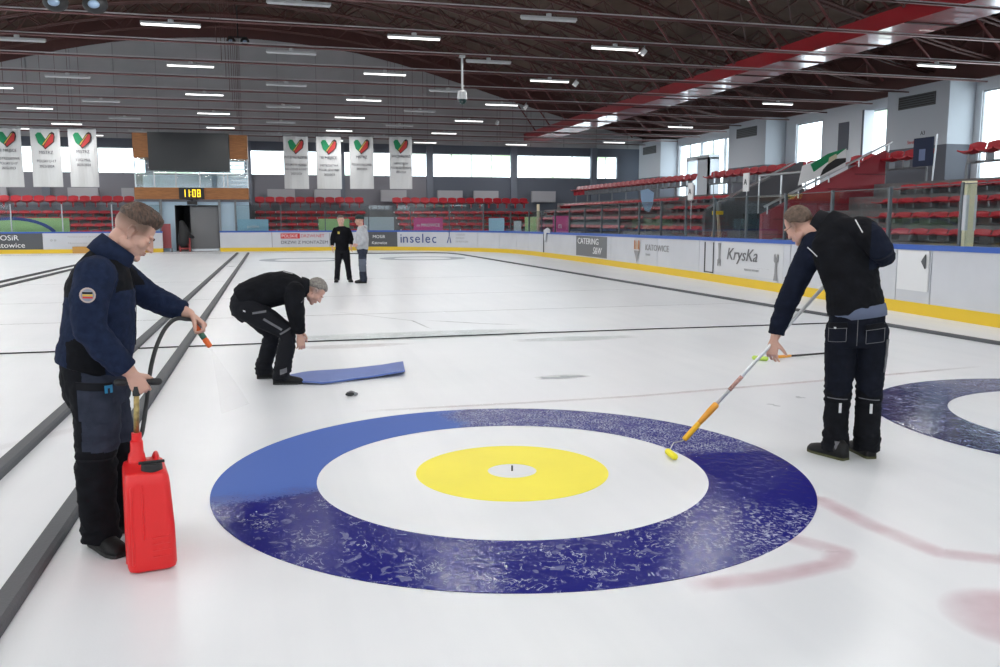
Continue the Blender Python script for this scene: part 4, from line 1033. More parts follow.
edge = [j for j in range(7)] + [i * 7 + 6 for i in range(1, n + 1)] + [n * 7 + j for j in range(5, -1, -1)] + [i * 7 for i in range(n - 1, 0, -1)]
side = [(edge[k], N0 + edge[k], N0 + edge[(k + 1) % len(edge)], edge[(k + 1) % len(edge)]) for k in range(len(edge))]
sg.add(vs2, me_f + me_f2 + side)
o = sg.build('ring_strip', mat('strip_blue', (.10, .16, .44), .55, vary=.05, vscale=4), None); tag(o, 'curved blue strip lying on the ice at the bending man\'s feet', 'strip')
# second pole on the ice behind the man
P0, P1 = V((5.36, 8.58, .03)), V((6.75, 8.76, .03)); dd = (P1 - P0).normalized()
pr = empty('roller_pole', P0); tag(pr, 'black pole with yellow roller head lying on the ice behind the bent man', 'pole')
MB().tube([dd * .42, P1 - P0], .012, 8).build('shaft', BLACK, pr, smooth=True); MB().tube([dd * .22, dd * .44], [.02, .016], 8).build('grip', mat('grip_orange', (.75, .32, .03), .45), pr, smooth=True)
MB().tube([V((0, 0, 0)), dd * .06 + V((0, -.02, .02)), dd * .22], .006, 6).build('wire_frame', ALU, pr); MB().tube([V((-.04, .05, .0)), V((.05, -.05, .0))], .026, 10, rnd=True).build('sponge', mat('sponge_green', (.5, .68, .12), .9), pr, smooth=True)

# ================================================================== people
def skin_mat():
    m = mat('skin', (.58, .34, .27), .5, bump=.08, bscale=150)
    b = m.node_tree.nodes['Principled BSDF']; b.inputs['Subsurface Weight'].default_value = .12; b.inputs['Subsurface Radius'].default_value = (.01, .004, .002); b.inputs['Subsurface Scale'].default_value = 1
    return m
SKIN = skin_mat()
def stubble_mat(name, hair):
    m = SKIN.copy(); m.name = name; nt = m.node_tree; b = nt.nodes['Principled BSDF']
    a = nt.nodes.new('ShaderNodeAttribute'); a.attribute_name = 'stubble'
    mx = nt.nodes.new('ShaderNodeMixRGB'); mx.inputs[1].default_value = (.58, .34, .27, 1); mx.inputs[2].default_value = (*hair, 1)
    nt.links.new(a.outputs['Fac'], mx.inputs[0]); nt.links.new(mx.outputs[0], b.inputs['Base Color']); return m
def remeshed(mb, name, voxel, smooth=3):
    me = mb.mesh(name + '_src'); o = bpy.data.objects.new('tmp', me); col.objects.link(o)
    r = o.modifiers.new('r', 'REMESH'); r.mode = 'VOXEL'; r.voxel_size = voxel; r.use_smooth_shade = True
    if smooth: s_ = o.modifiers.new('s', 'SMOOTH'); s_.factor = .5; s_.iterations = smooth
    dg = bpy.context.evaluated_depsgraph_get(); ne = bpy.data.meshes.new_from_object(o.evaluated_get(dg)); ne.name = name
    bpy.data.objects.remove(o); bpy.data.meshes.remove(me)
    for p in ne.polygons: p.use_smooth = True
    return ne
def displace(me, fn):
    nr = [v.normal.copy() for v in me.vertices]
    for v, n in zip(me.vertices, nr):
        d = fn(v.co, n)
        if d: v.co = v.co + n * d
    me.update()
def fold_noise(p, fx, fy, fz, seed=0.):
    q = V((p.x * fx + seed, p.y * fy, p.z * fz)); return 1 - abs(noise.noise(q)) * 2.4
def paint(me, mats, fn):
    me.materials.clear()
    for m in mats: me.materials.append(m)
    for p in me.polygons: p.material_index = fn(p.center, p.normal)
def link(me, name, parent):
    o = bpy.data.objects.new(name, me); col.objects.link(o); o.parent = parent; return o
def frame(c, fwd, up):
    f = V(fwd).normalized(); u = V(up); u = (u - f * u.dot(f)).normalized(); r = f.cross(u)
    return Matrix.Translation(c) @ Matrix([r, f, u]).transposed().to_4x4()
def hand(mb, W, d, n, thumb=1, curl=(.3, .4, .3), k=1., fan=.05, tcurl=.3):
    W, d = V(W), V(d).normalized(); n = V(n); n = (n - d * n.dot(d)).normalized(); s = d.cross(n) * thumb
    mb.tube([W - d * .04 * k, W, W + d * .03 * k, W + d * .06 * k, W + d * .092 * k], [(.027 * k, .021 * k), (.028 * k, .019 * k), (.036 * k, .018 * k), (.041 * k, .0165 * k), (.040 * k, .0135 * k)], 16, hint=s, rnd=True)
    for i, (u, L, r) in enumerate(((.0315, .072, .0090), (.0105, .080, .0092), (-.0105, .075, .0088), (-.031, .060, .0078))):
        b = W + d * (.088 - .004 * (i == 3)) * k + s * u * k; pts = [b - d * .012, b]; ang = 0; dd = (d + s * (u / .03) * fan).normalized()
        for fr, c in zip((.45, .31, .24), curl):
            ang += c * (1 + .07 * i); e = dd * math.cos(ang) + n * math.sin(ang); pts.append(pts[-1] + e * L * fr * k)
        mb.tube(pts, [r * 1.05 * k, r * k, r * k, r * .93 * k, r * .78 * k], 10, hint=s, rnd=True)
    b = W + d * .022 * k + s * .022 * k; e = (d * .62 + s * .72 + n * .3).normalized(); pts = [b]
    for L, c in ((.042, 0), (.032, tcurl), (.026, tcurl)):
        e = (e + n * c + d * c * .6 - s * c * .4).normalized(); pts.append(pts[-1] + e * L * k)
    mb.tube(pts, [.0145 * k, .0125 * k, .0108 * k, .0085 * k], 10, hint=n, rnd=True)
def head(mb, H, neckbase, nr=.058):
    R = H.to_3x3()
    def E(c, r, rot=None): mb.ell(H @ V(c), r, (R @ rot) if rot else R, 24, 16)
    E((0, -.014, .034), (.076, .096, .087)); E((0, .025, -.025), (.064, .068, .082)); E((0, .03, -.07), (.052, .056, .042)); E((0, .074, -.098), (.026, .022, .020))
    for s in (-1, 1):
        E((s * .040, .056, -.028), (.026, .026, .026)); E((s * .030, .0815, .022), (.026, .012, .009)); E((s * .0315, .074, -.001), (.0165, .0125, .0105))
        E((s * .0135, .101, -.033), (.009, .011, .0075)); E((s * .058, .0, -.062), (.016, .035, .03))
        E((s * .079, -.008, -.010), (.0085, .016, .030), Matrix.Rotation(s * .4, 3, 'Z')); mb.tube([H @ V(p) for p in ((s * .079, .006, .012), (s * .087, -.006, .026), (s * .092, -.022, .018), (s * .090, -.024, -.004), (s * .083, -.014, -.028), (s * .078, -.004, -.036))], [.006, .0065, .007, .0065, .006, .007], 10, rnd=True)
        E((s * .078, -.003, -.030), (.007, .009, .011))
    mb.tube([H @ V(p) for p in ((0, .078, .018), (0, .094, -.006), (0, .108, -.026))], [(.009, .012), (.010, .013), (.0125, .012)], 12, hint=R @ V((1, 0, 0)), rnd=True)
    E((0, .112, -.030), (.0115, .0115, .0105)); E((0, .088, -.056), (.024, .0125, .0065)); E((0, .087, -.068), (.021, .0125, .0070)); E((0, .078, -.062), (.03, .014, .02))
    nb = V(neckbase); q = H @ V((0, -.028, -.05)); mid = nb.lerp(q, .5)
    mb.tube([nb, mid, q], [(nr * 1.1, nr * 1.1), (nr, nr), (nr * .98, nr)], 20, hint=R @ V((1, 0, 0)), rnd=True)
def eyes(H, parent):
    R = H.to_3x3()
    for s in (-1, 1):
        mb = MB(); mb.ell(H @ V((s * .0315, .079, -.0005)), (.0105, .0085, .0065), R, 14, 10); e = mb.build('eye', [mat('eye_white', (.7, .68, .66), .2)], parent, smooth=True)
        MB().ell(H @ V((s * .0315, .0855, -.0012)), (.0042, .0025, .0046), R, 10, 8).build('iris', mat('iris', (.05, .05, .05), .1), e, smooth=True)
        mb = MB(); mb.tube([H @ V(p) for p in ((s * .015, .0935, .019), (s * .031, .0925, .0245), (s * .048, .081, .021))], [.0028, .0042, .0022], 8, rnd=True); mb.build('eyebrow', MATS['brow'] if 'brow' in MATS else mat('brow', (.07, .04, .025), .9), parent, smooth=True)
def lips(H, parent):
    R = H.to_3x3(); MB().ell(H @ V((0, .0985, -.0565)), (.019, .0035, .0035), R, 14, 8).ell(H @ V((0, .0975, -.0665)), (.017, .0038, .0042), R, 14, 8).build('lips', mat('lip', (.45, .17, .15), .45), parent, smooth=True)
def hair(H, fn, m, parent, name='hair', rough=.004, freq=9., nu=110, nv=70):
    mb = MB(); c = V((0, -.014, .034)); r = V((.076, .096, .087)); vs = []
    for i in range(1, nv):
        th = PI * i / nv
        for j in range(nu):
            a = 2 * PI * j / nu; d = V((math.sin(th) * math.cos(a), math.sin(th) * math.sin(a), math.cos(th)))
            t = fn(d)
            if t > 0: t += rough * noise.noise(V((d.x * freq * 2.2, d.y * freq * .8, d.z * freq * 1.2))) + rough * .6 * noise.noise(V((d.x * freq * 5, d.y * freq * 1.6, d.z * freq * 2)))
            vs.append(H @ (c + V((d.x * (r.x + t), d.y * (r.y + t), d.z * (r.z + t)))))
    vs += [H @ (c + V((0, 0, r.z + max(fn(V((0, 0, 1))), 0)))), H @ (c + V((0, 0, -r.z * .8)))]; T = len(vs) - 2; fs = []
    for i in range(nv - 2):
        for j in range(nu):
            k = (j + 1) % nu; fs.append((i * nu + j, (i + 1) * nu + j, (i + 1) * nu + k, i * nu + k))
    for j in range(nu):
        k = (j + 1) % nu; fs += [(T, j, k), (T + 1, (nv - 2) * nu + k, (nv - 2) * nu + j)]
    mb.add(vs, fs); return mb.build(name, m, parent, smooth=True)
def sm(x, a, b):
    t = max(0, min(1, (x - a) / (b - a))); return t * t * (3 - 2 * t)
def shoe(heel, toe, parent, mu, ms, L=.29, h=.135, w=.052, laces=True, accent=None):
    heel, toe = V((*heel, 0)), V((*toe, 0)); d = (toe - heel).normalized(); s = V((-d.y, d.x, 0)); s_dir = s
    secs = [(0, .026, .085), (.03, .036, .115), (.12, .040, h), (.3, .041, h * .98), (.45, .044, .098), (.62, .049, .080), (.8, .050, .068), (.93, .040, .056), (.985, .024, .040)]
    rings = []
    for t, hw, hh in secs:
        k = w / .05; rings.append([heel + d * (t * L) + s * (hw * k * math.cos(a)) + V((0, 0, .018 + max(0, math.sin(a)) ** .8 * (hh - .018) + (min(0, math.sin(a)) * .002))) for a in [2 * PI * j / 20 for j in range(20)]])
    mb = MB(); mb.loft(rings); o = mb.build('shoe', [mu], parent, smooth=True)
    rings = []
    for z, e in ((0.001, .0), (.012, .004), (.024, .003)):
        pass
    out = [(heel + d * (t * L) + s * (sg * (hw * w / .05 + .001))) for sg, seq in ((1, secs), (-1, secs[::-1])) for t, hw, hh in seq]
    vs = [(p.x, p.y, .0015) for p in out] + [(p.x, p.y, .018) for p in out]; n = len(out)
    q = MB(); q.add(vs, [tuple(reversed(range(n))), tuple(n + i for i in range(n))] + [(i, (i + 1) % n, n + (i + 1) % n, n + i) for i in range(n)]); q.build('sole', ms, o)
    if laces:
        q = MB()
        for t in (.40, .47, .54, .60):
            hh = {.40: .095, .47: .088, .54: .078, .60: .071}[t]; c = heel + d * (t * L) + V((0, 0, hh)); q.tube([c - s * .022 - V((0, 0, .007)), c + V((0, 0, .001)), c + s * .022 - V((0, 0, .007))], .003, 6)
        q.build('laces', DARKP, o)
    if accent:
        q = MB(); q.tube([heel + d * (.2 * L) + V((0, 0, .02)), heel + d * (.2 * L) + V((0, 0, h * .9))], [(.040, .030), (.0395, .024)], 16, hint=s); q.build('heel_panel', accent, o, smooth=True)
    return o
def collar(p0, r0, p1, r1, hint, th, m, parent, name='collar', n=28, open_front=0):
    p0, p1 = V(p0), V(p1); t = (p1 - p0).normalized(); h = V(hint); u = (h - t * h.dot(t)).normalized(); w = t.cross(u)
    def ring(c, r, k): return [c + u * (math.cos(a) * (r[0] + k)) + w * (math.sin(a) * (r[1] + k)) for a in [2 * PI * j / n for j in range(n)]]
    R = [ring(p0, r0, 0), ring(p0.lerp(p1, .5), ((r0[0] + r1[0]) / 2, (r0[1] + r1[1]) / 2), .004), ring(p1, r1, 0), ring(p1 + t * .004, r1, -th / 2), ring(p1, r1, -th), ring(p0, r0, -th)]
    mb = MB(); mb.loft(R, cap=False); k = len(R); mb.add([], []); o_ = mb
    for j in range(n): mb.f.append(((k - 1) * n + j, (k - 1) * n + (j + 1) % n, (j + 1) % n, j)); mb.m.append(0)
    return mb.build(name, m, parent, smooth=True)
def decal(bvh, c, d, U, Vv, w, h, m, name, parent, off=.003, disc=False, nu=8, shape=None, th=.0035):
    c, d, U, Vv = V(c), V(d).normalized(), V(U).normalized(), V(Vv).normalized(); P = []; ok = True
    rows = []
    for i in range(nu + 1):
        row = []
        for j in range(nu + 1):
            if disc:
                q = i / nu; a = 2 * PI * j / nu; x, y = q * w / 2 * math.cos(a), q * h / 2 * math.sin(a)
            else:
                x, y = (j / nu - .5) * w, (i / nu - .5) * h
                if shape: x, y = shape(x, y)
            o = c + U * x + Vv * y - d * .3
            hit = bvh.ray_cast(o, d, .8)
            if hit[0] is None: return None
            row.append((hit[0] - d * off, hit[0] - d * (off - th)))
        rows.append(row)
    n = nu + 1; vs = [a for r in rows for a, b in r] + [b for r in rows for a, b in r]; N = n * n
    fs = [(i * n + j, i * n + j + 1, (i + 1) * n + j + 1, (i + 1) * n + j) for i in range(nu) for j in range(nu)]
    fs += [tuple(N + q for q in reversed(f)) for f in fs]
    if not disc:
        e = [j for j in range(n)] + [i * n + nu for i in range(1, n)] + [nu * n + j for j in range(nu - 1, -1, -1)] + [i * n for i in range(nu - 1, 0, -1)]
        fs += [(e[k], N + e[k], N + e[(k + 1) % len(e)], e[(k + 1) % len(e)]) for k in range(len(e))]
    else: fs += [(nu * n + j, N + nu * n + j, N + nu * n + j + 1, nu * n + j + 1) for j in range(nu)]
    mb = MB(); mb.add(vs, fs); return mb.build(name, m, parent, smooth=30)
def bv(me): return BVHTree.FromPolygons([v.co for v in me.vertices], [tuple(p.vertices) for p in me.polygons])
def seg_d(p, a, b):
    a, b = V(a), V(b); t = max(0, min(1, (p - a).dot(b - a) / (b - a).length_squared)); return (p - a.lerp(b, t)).length

def figure(S):
    P = empty('person', (*S['at'], 0), S['rz']); tag(P, S['label'], 'person')
    side = S['side']; H = frame(*S['head']); vx = S.get('voxel', .0045)
    # one continuous body
    b = MB(); k = S.get('under', .80)
    T = S['torso']; b.tube([t[0] for t in T[1:]], [(t[1] * k, t[2] * k) for t in T[1:]], 20, hint=side)
    b.tube([V(S['hips'][-1][0]), V(T[1][0])], [(T[1][1] * .7, T[1][2] * .7)] * 2, 20, hint=side)
    for arm in S['arms']:
        pts = [a[0] for a in arm['path']]; rr = [max(a[1] * (.5 if i_ == 0 else .62), .028) for i_, a in enumerate(arm['path'])]
        b.tube(pts + [arm['wrist']], rr + [.027], 14, hint=side, rnd=True); hand(b, arm['wrist'], arm['d'], arm['n'], arm['thumb'], arm['curl'], arm.get('k', 1.), arm.get('fan', .06), arm.get('tcurl', .3))
    for leg in S['legs']: b.tube([a[0] for a in leg], [a[1] * .66 for a in leg[:-1]] + [.038], 14, hint=side)
    head(b, H, S['neck']); me = remeshed(b, 'body', vx, 2)
    hair_rgb = S['hair_rgb']; Hi = H.inverted()
    at = me.attributes.new('stubble', 'FLOAT', 'POINT'); st_ = S.get('stubble')
    if st_: at.data.foreach_set('value', [st_(Hi @ v.co) for v in me.vertices])
    me.materials.clear(); me.materials.append(stubble_mat('skin_' + S['key'], hair_rgb) if st_ else SKIN); link(me, 'body', P)
    # jacket
    j = MB(); j.tube([t[0] for t in T], [(t[1], t[2]) for t in T], 28, hint=side, rnd=False)
    for c, r in S.get('blobs', []): j.ell(c, r, None, 20, 14)
    for arm in S['arms']:
        j.tube([a[0] for a in arm['path']], [a[1] for a in arm['path']], 18, hint=side); r0_ = arm['path'][0][1]; j.ell(arm['path'][0][0], (r0_, r0_, r0_), None, 20, 14)
    jm = remeshed(j, 'jacket', S.get('jvox', .007), 4); A = S.get('amp', .008)
    arms = S['arms']
    def jd(p, n):
        f = 0
        for arm in arms:
            q = arm['path']; e = q[len(q) // 2][0]; de = (p - V(e)).length
            f = max(f, math.exp(-(de / .11) ** 2), .6 * math.exp(-((p - V(q[-1][0])).length / .08) ** 2), .7 * math.exp(-((p - V(q[0][0])).length / .13) ** 2))
        wst = math.exp(-((p - V(T[0][0])).length / .25) ** 2)
        return A * (.5 + f * 1.0 + wst * .5) * (fold_noise(p, 9, 9, 16, 3.1) * .6 + fold_noise(p, 22, 22, 30, 1.) * .28 - .45)
    displace(jm, jd); paint(jm, S['jmats'], S['jfn']); jo = link(jm, S.get('jname', 'jacket'), P)
    # trousers
    t_ = MB(); q = S['hips']; t_.tube([a[0] for a in q], [(a[1], a[2]) for a in q], 26, hint=side)
    for c, r in S.get('tblobs', []): t_.ell(c, r, None, 20, 14)
    for leg in S['legs']:
        e_ = V(leg[-1][0]); t_.tube([a[0] for a in leg] + [(e_.x, e_.y, .048)], [a[1] for a in leg] + [leg[-1][1] * 1.0], 20, hint=side); r0_ = leg[0][1]; t_.ell(leg[0][0], (r0_, r0_, r0_), None, 20, 14)
    tm = remeshed(t_, 'trousers', S.get('jvox', .007), 4)
    legs = S['legs']
    def td(p, n):
        f = .25
        for leg in legs:
            kn = V(leg[2][0]); an = V(leg[-1][0]); f = max(f, .9 * math.exp(-((p - kn).length / .13) ** 2), 1.2 * math.exp(-((p - an).length / .13) ** 2))
        return A * 2.6 * f * (fold_noise(p, 8, 8, 19, 7.7) * .7 + fold_noise(p, 20, 20, 36, 2.) * .3 - .45) + A * .45 * noise.noise(p * 9)
    displace(tm, td); paint(tm, S['tmats'], S['tfn']); to = link(tm, 'trousers', P)
    for s in S['shoes']: shoe(s[0], s[1], P, S['shoe_mat'], S['sole_mat'], accent=S.get('shoe_accent'), L=s[2] if len(s) > 2 else .29)
    if S.get('face', True): eyes(H, P); lips(H, P)
    return P, H, jm, tm, jo, to
NAVY = mat('fleece_navy', (.012, .019, .046), .95, bump=.25, bscale=180, vary=.25, vscale=30)
BLK = mat('cloth_black', (.006, .0065, .009), .9, bump=.15, bscale=140, vary=.3, vscale=12)
BLK2 = mat('cloth_black_soft', (.010, .0105, .014), .85, bump=.1, bscale=120)
SLATE = mat('work_slate', (.028, .033, .052), .9, bump=.2, bscale=130, vary=.2, vscale=14)
DNAVY = mat('cloth_dark_navy', (.007, .010, .022), .9, bump=.15, bscale=140, vary=.25, vscale=10)
GREYT = mat('cloth_grey_trim', (.13, .13, .145), .85)
SHOEB = mat('shoe_black', (.008, .008, .009), .6, spec=.25, bump=.2, bscale=60); SOLEB = mat('sole_black', (.02, .02, .02), .7); SOLEY = mat('sole_yellowish', (.06, .06, .022), .7)
PIPING = mat('piping_white', (.6, .6, .62), .6); CYAN = mat('tag_blue', (.02, .22, .45), .6)

# ---- the man with the red can ---------------------------------------
for n_ in ('fleece_navy', 'cloth_black', 'cloth_black_soft', 'work_slate', 'cloth_dark_navy', 'hoodie_grey'):
    if n_ in MATS: MATS[n_].node_tree.nodes['Principled BSDF'].inputs['Specular IOR Level'].default_value = .15
A_AT, A_RZ = (-.836, 4.506), .1835
Hf = (V((.218, 0, 1.528)), (.80, -.10, -.60), (.60, 0, .80))
armN = dict(path=[((.035, -.165, 1.335), .092), ((.0, -.215, 1.22), .086), ((-.005, -.245, 1.09), .077), ((.065, -.262, .99), .068), ((.125, -.272, .915), .058), ((.14, -.273, .897), .053)],
            wrist=(.160, -.282, .880), d=(.42, -.02, -.9), n=(.0, 1, .1), thumb=1, curl=(.9, 1.2, .7), fan=.02, tcurl=.7)
armF = dict(path=[((.13, .165, 1.32), .090), ((.22, .20, 1.245), .078), ((.29, .21, 1.19), .070), ((.37, .175, 1.15), .062), ((.43, .135, 1.125), .053), ((.445, .125, 1.118), .048)],
            wrist=(.466, .115, 1.105), d=(.72, -.35, -.60), n=(-.55, -.1, -.85), thumb=-1, curl=(.8, 1.0, .7), fan=.02, tcurl=.6)
def jfnA(c, n):
    sl = min(seg_d(c, armN['path'][0][0], armN['path'][1][0]), seg_d(c, armN['path'][1][0], armN['path'][2][0]), seg_d(c, armN['path'][2][0], armN['path'][3][0])) < .10 and c.y < -.13
    sf = (c.y > .14 and c.x > .1) or c.x > .26
    if sl or sf: return 0
    if c.z > 1.245 + .10 * (c.x - .05): return 1
    if c.y < -.02 and -.11 < c.x < .05 and c.z < 1.06 - .5 * abs(c.x + .03): return 1
    return 0
def tfnA(c, n):
    if c.z < .50 - .12 * c.x: return 1
    if c.x < -.065 + .05 * (c.z - .6): return 1
    return 0
A = figure(dict(key='a', at=A_AT, rz=A_RZ, label='man in navy fleece and black work trousers holding a spray nozzle and a red can', side=(0, 1, 0), head=Hf, neck=(.105, 0, 1.40),
    torso=[((-.012, 0, .868), .168, .160), ((.005, 0, .92), .176, .172), ((.03, 0, 1.02), .182, .168), ((.045, 0, 1.14), .188, .162), ((.055, 0, 1.26), .190, .158), ((.075, 0, 1.345), .165, .130), ((.10, 0, 1.405), .105, .092), ((.118, 0, 1.44), .07, .07)],
    arms=[armN, armF], legs=[[((.0, -.09, .78), .112), ((.005, -.098, .62), .106), ((-.010, -.10, .45), .097), ((-.018, -.10, .28), .088), ((-.012, -.10, .12), .090), ((-.008, -.10, .06), .088)], [((.04, .085, .78), .112), ((.065, .095, .6), .1), ((.09, .10, .43), .088), ((.09, .11, .27), .082), ((.085, .12, .12), .084), ((.085, .12, .06), .082)]],
    hips=[((-.005, 0, .96), .150, .135), ((.0, 0, .86), .166, .152), ((.012, 0, .77), .178, .158), ((.02, 0, .70), .16, .14)],
    shoes=[((-.045, -.015), (.055, -.24)), ((.03, .13), (.27, .05))], shoe_mat=SHOEB, sole_mat=SOLEB, jmats=[NAVY, BLK], jfn=jfnA, tmats=[SLATE, BLK], tfn=tfnA, amp=.009, voxel=.004,
    hair_rgb=(.10, .055, .035), stubble=lambda p: (sm(p.z, -.085 + .3 * max(0, p.y + .02), .02) * (1 - sm(p.y, .035, .065)) * (.35 + .6 * sm(p.z, -.02, .05))) if p.z > -.1 else 0))
PA, HA, jA, tA, joA, toA = A
def hfA(d):
    lim = .02 + .34 * sm(d.y, .0, .75) + .02 * sm(-d.y, .2, 1)
    e = sm(d.z - lim, -.06, .42)
    if e <= 0: return -.012
    return -.005 + e * (.018 + .016 * sm(d.y, .0, .75) + .012 * sm(d.z, .45, 1)) + .010 * sm(d.y, .55, .85) * sm(d.z, .3, .55)
hair(HA, hfA, mat('hair_brown', (.06, .032, .020), .55, vary=.8, vscale=45, stretch=(3, 1, 1)), PA)
collar((.085, 0, 1.392), (.108, .106), (.146, 0, 1.466), (.080, .094), (0, 1, 0), .012, NAVY, PA)
bA = bv(jA); btA = bv(tA)
c = V((-.004, 0, 1.252))
for r_, m_, of, nm in ((.068, mat('badge_grey', (.45, .36, .34), .7), .003, 'arm_badge'), (.054, mat('badge_inner', (.22, .24, .30), .7), .0045, 'badge_field')): decal(bA, c, (0, 1, 0), (1, 0, 0), (0, 0, 1), r_, r_, m_, nm, joA, off=of, disc=True, nu=18)
for dz, m_ in ((.010, BLK), (.0, mat('badge_gold', (.6, .4, .05), .6)), (-.010, mat('badge_red', (.5, .03, .03), .6))): decal(bA, c + V((0, 0, dz)), (0, 1, 0), (1, 0, -.05), (0, 0, 1), .042, .008, m_, 'badge_stripe', joA, off=.006)
decal(bA, (.213, -.02, 1.2), (-1, .25, 0), (0, 1, 0), (.0, 0, 1), .010, .44, BLK2, 'zip', joA, off=.004, nu=14)
decal(btA, (.0, 0, .735), (0, 1, 0), (1, 0, -.08), (0, 0, 1), .15, .17, SLATE, 'cargo_pocket', toA, off=.010, th=.012)
decal(btA, (.0, 0, .815), (0, 1, 0), (1, 0, -.08), (0, 0, 1), .155, .035, BLK2, 'pocket_flap', toA, off=.016, th=.014)
decal(btA, (.06, 0, .80), (0, 1, 0), (1, 0, -.05), (0, 0, 1), .035, .035, CYAN, 'blue_tag', toA, off=.021, th=.006)
decal(btA, (.061, 0, .790), (0, 1, 0), (1, 0, -.05), (0, 0, 1), .010, .030, SLATE, 'tag_letter', toA, off=.023, th=.004)
decal(bA, (-.10, 0, .895), (.5, 1, 0), (1, -.5, -.2), (0, 0, 1), .06, .008, CYAN, 'hem_stripe', joA, off=.004)
decal(btA, (-.01, 0, .46), (0, 1, 0), (1, 0, 0), (0, 0, 1), .17, .008, BLK2, 'knee_seam', toA, off=.005, nu=10)
# red can with pump, hose and nozzle
sp_ = empty('pump_canister', (A_AT[0], A_AT[1], 0), A_RZ); tag(sp_, 'red plastic canister with a hand pump, black hose and orange nozzle', 'canister')
REDP = mat('can_red', (.74, .016, .018), .38, spec=.5)
def rrect(cx, cy, w_, d_, z, r=.03, n=6):
    out = []
    for qx, qy, a0 in ((1, 1, 0), (-1, 1, PI / 2), (-1, -1, PI), (1, -1, 1.5 * PI)):
        for i in range(n + 1):
            a = a0 + PI / 2 * i / n; out.append(V((cx + qx * (w_ / 2 - r) + r * math.cos(a), cy + qy * (d_ / 2 - r) + r * math.sin(a), z)))
    return out
cx, cy = .195, -.365
rings = [rrect(cx, cy, .17, .29, .002, .03), rrect(cx, cy, .20, .32, .012, .035), rrect(cx, cy, .21, .33, .03, .04), rrect(cx, cy, .206, .328, .2, .04), rrect(cx - .004, cy, .192, .322, .40, .04), rrect(cx - .005, cy, .186, .318, .435, .04), rrect(cx - .006, cy, .172, .30, .455, .04), rrect(cx - .006, cy, .145, .27, .463, .035)]
mb = MB(); mb.loft(rings); cn_ = mb.build('canister_body', REDP, sp_, smooth=35)
mb = MB()
for z in (.075, .105, .135, .165): mb.tube([(cx + .005, cy - .166, z), (cx + .075, cy - .163, z)], .004, 6, rnd=True)
mb.build('level_ribs', REDP, cn_, smooth=True)
q = MB(); q.tube([(cx - .08, cy - .1635, .05), (cx - .074, cy - .158, .40)], .006, 8, rnd=True); q.build('front_rib', REDP, cn_, smooth=True)
q = MB(); q.tube([(cx - .03, cy - .1655, .16), (cx - .03, cy - .160, .41)], .004, 8, rnd=True); q.build('front_rib', REDP, cn_, smooth=True)
q = MB(); q.tube([(cx - .104, cy - .10, .04), (cx - .096, cy - .10, .41)], .006, 8, rnd=True); q.build('side_rib', REDP, cn_, smooth=True)
q = MB(); q.tube([(cx + .045, cy - .02, .46), (cx + .05, cy + .03, .485), (cx + .05, cy + .09, .487), (cx + .045, cy + .14, .455)], [(.014, .012)] * 4, 12, rnd=True); q.build('carry_handle', REDP, cn_, smooth=True)
q = MB(); q.tube([(.215, -.46, .455), (.215, -.46, .492)], [.047, .044], 24); c0 = q.build('screw_cap', BLACK, sp_, smooth=40)
q = MB().box(.16, .27, -.468, -.452, .492, .502); q.build('cap_grip', BLACK, c0)
q = MB(); q.tube([(.160, -.29, .455), (.161, -.29, .50), (.163, -.288, .51), (.164, -.286, .56), (.165, -.285, .565), (.166, -.285, .60)], [.042, .036, .030, .028, .023, .022], 20); q.build('spout', REDP, sp_, smooth=40)
q = MB(); q.tube([(.166, -.285, .60), (.176, -.283, .79)], .0125, 14); q.build('pump_tube', mat('brass', (.36, .27, .11), .35, .6, vary=.4, vscale=40), sp_, smooth=True)
q = MB(); q.tube([(.175, -.283, .775), (.176, -.283, .82)], .017, 14); q.tube([(.176, -.283, .80), (.178, -.279, .838)], .009, 10); q.build('pump_collar', BLACK, sp_, smooth=40)
q = MB(); q.tube([(.098, -.272, .842), (.275, -.274, .832)], .0135, 12, rnd=True); q.tube([(.098, -.272, .842), (.125, -.272, .8405)], .017, 12, rnd=True); q.tube([(.25, -.274, .8335), (.275, -.274, .832)], .017, 12, rnd=True); q.build('cross_handle', BLACK, sp_, smooth=True)
hp = [(.500, .098, 1.045), (.478, .100, 1.075), (.445, .095, 1.082), (.41, .09, 1.088), (.377, .08, 1.077), (.334, .04, 1.038), (.294, 0, .969), (.264, -.05, .893), (.243, -.10, .813), (.226, -.16, .73), (.21, -.2, .66), (.195, -.24, .60), (.183, -.265, .575), (.168, -.28, .57)]
def spline(P, n=5):
    P = [V(p) for p in P]; out = []
    for i in range(len(P) - 1):
        a, b, c_, d_ = P[max(i - 1, 0)], P[i], P[i + 1], P[min(i + 2, len(P) - 1)]
        for k in range(n):
            t = k / n; out.append(.5 * ((2 * b) + (c_ - a) * t + (2 * a - 5 * b + 4 * c_ - d_) * t * t + (3 * b - a - 3 * c_ + d_) * t ** 3))
    return out + [P[-1]]
MB().tube(spline(hp), .0105, 12).build('hose', mat('hose_black', (.018, .019, .022), .35), sp_, smooth=True)
ORG = mat('nozzle_orange', (.78, .13, .02), .4)
n0, n1 = V((.488, .088, 1.048)), V((.553, .045, .937)); dn = n1 - n0
nz_ = MB().tube([n0, n0 + dn * .25, n0 + dn * .36, n0 + dn * .66, n0 + dn * .68, n1 - dn * .03, n1], [.012, .015, .014, .014, .016, .014, .010], 14, hint=(0, 1, 0)).build('nozzle', ORG, sp_, smooth=40)
MB().tube([n0 + dn * .36, n0 + dn * .62], .0155, 14, hint=(0, 1, 0)).build('green_ring', mat('nozzle_green', (.03, .12, .08), .4), nz_, smooth=True)

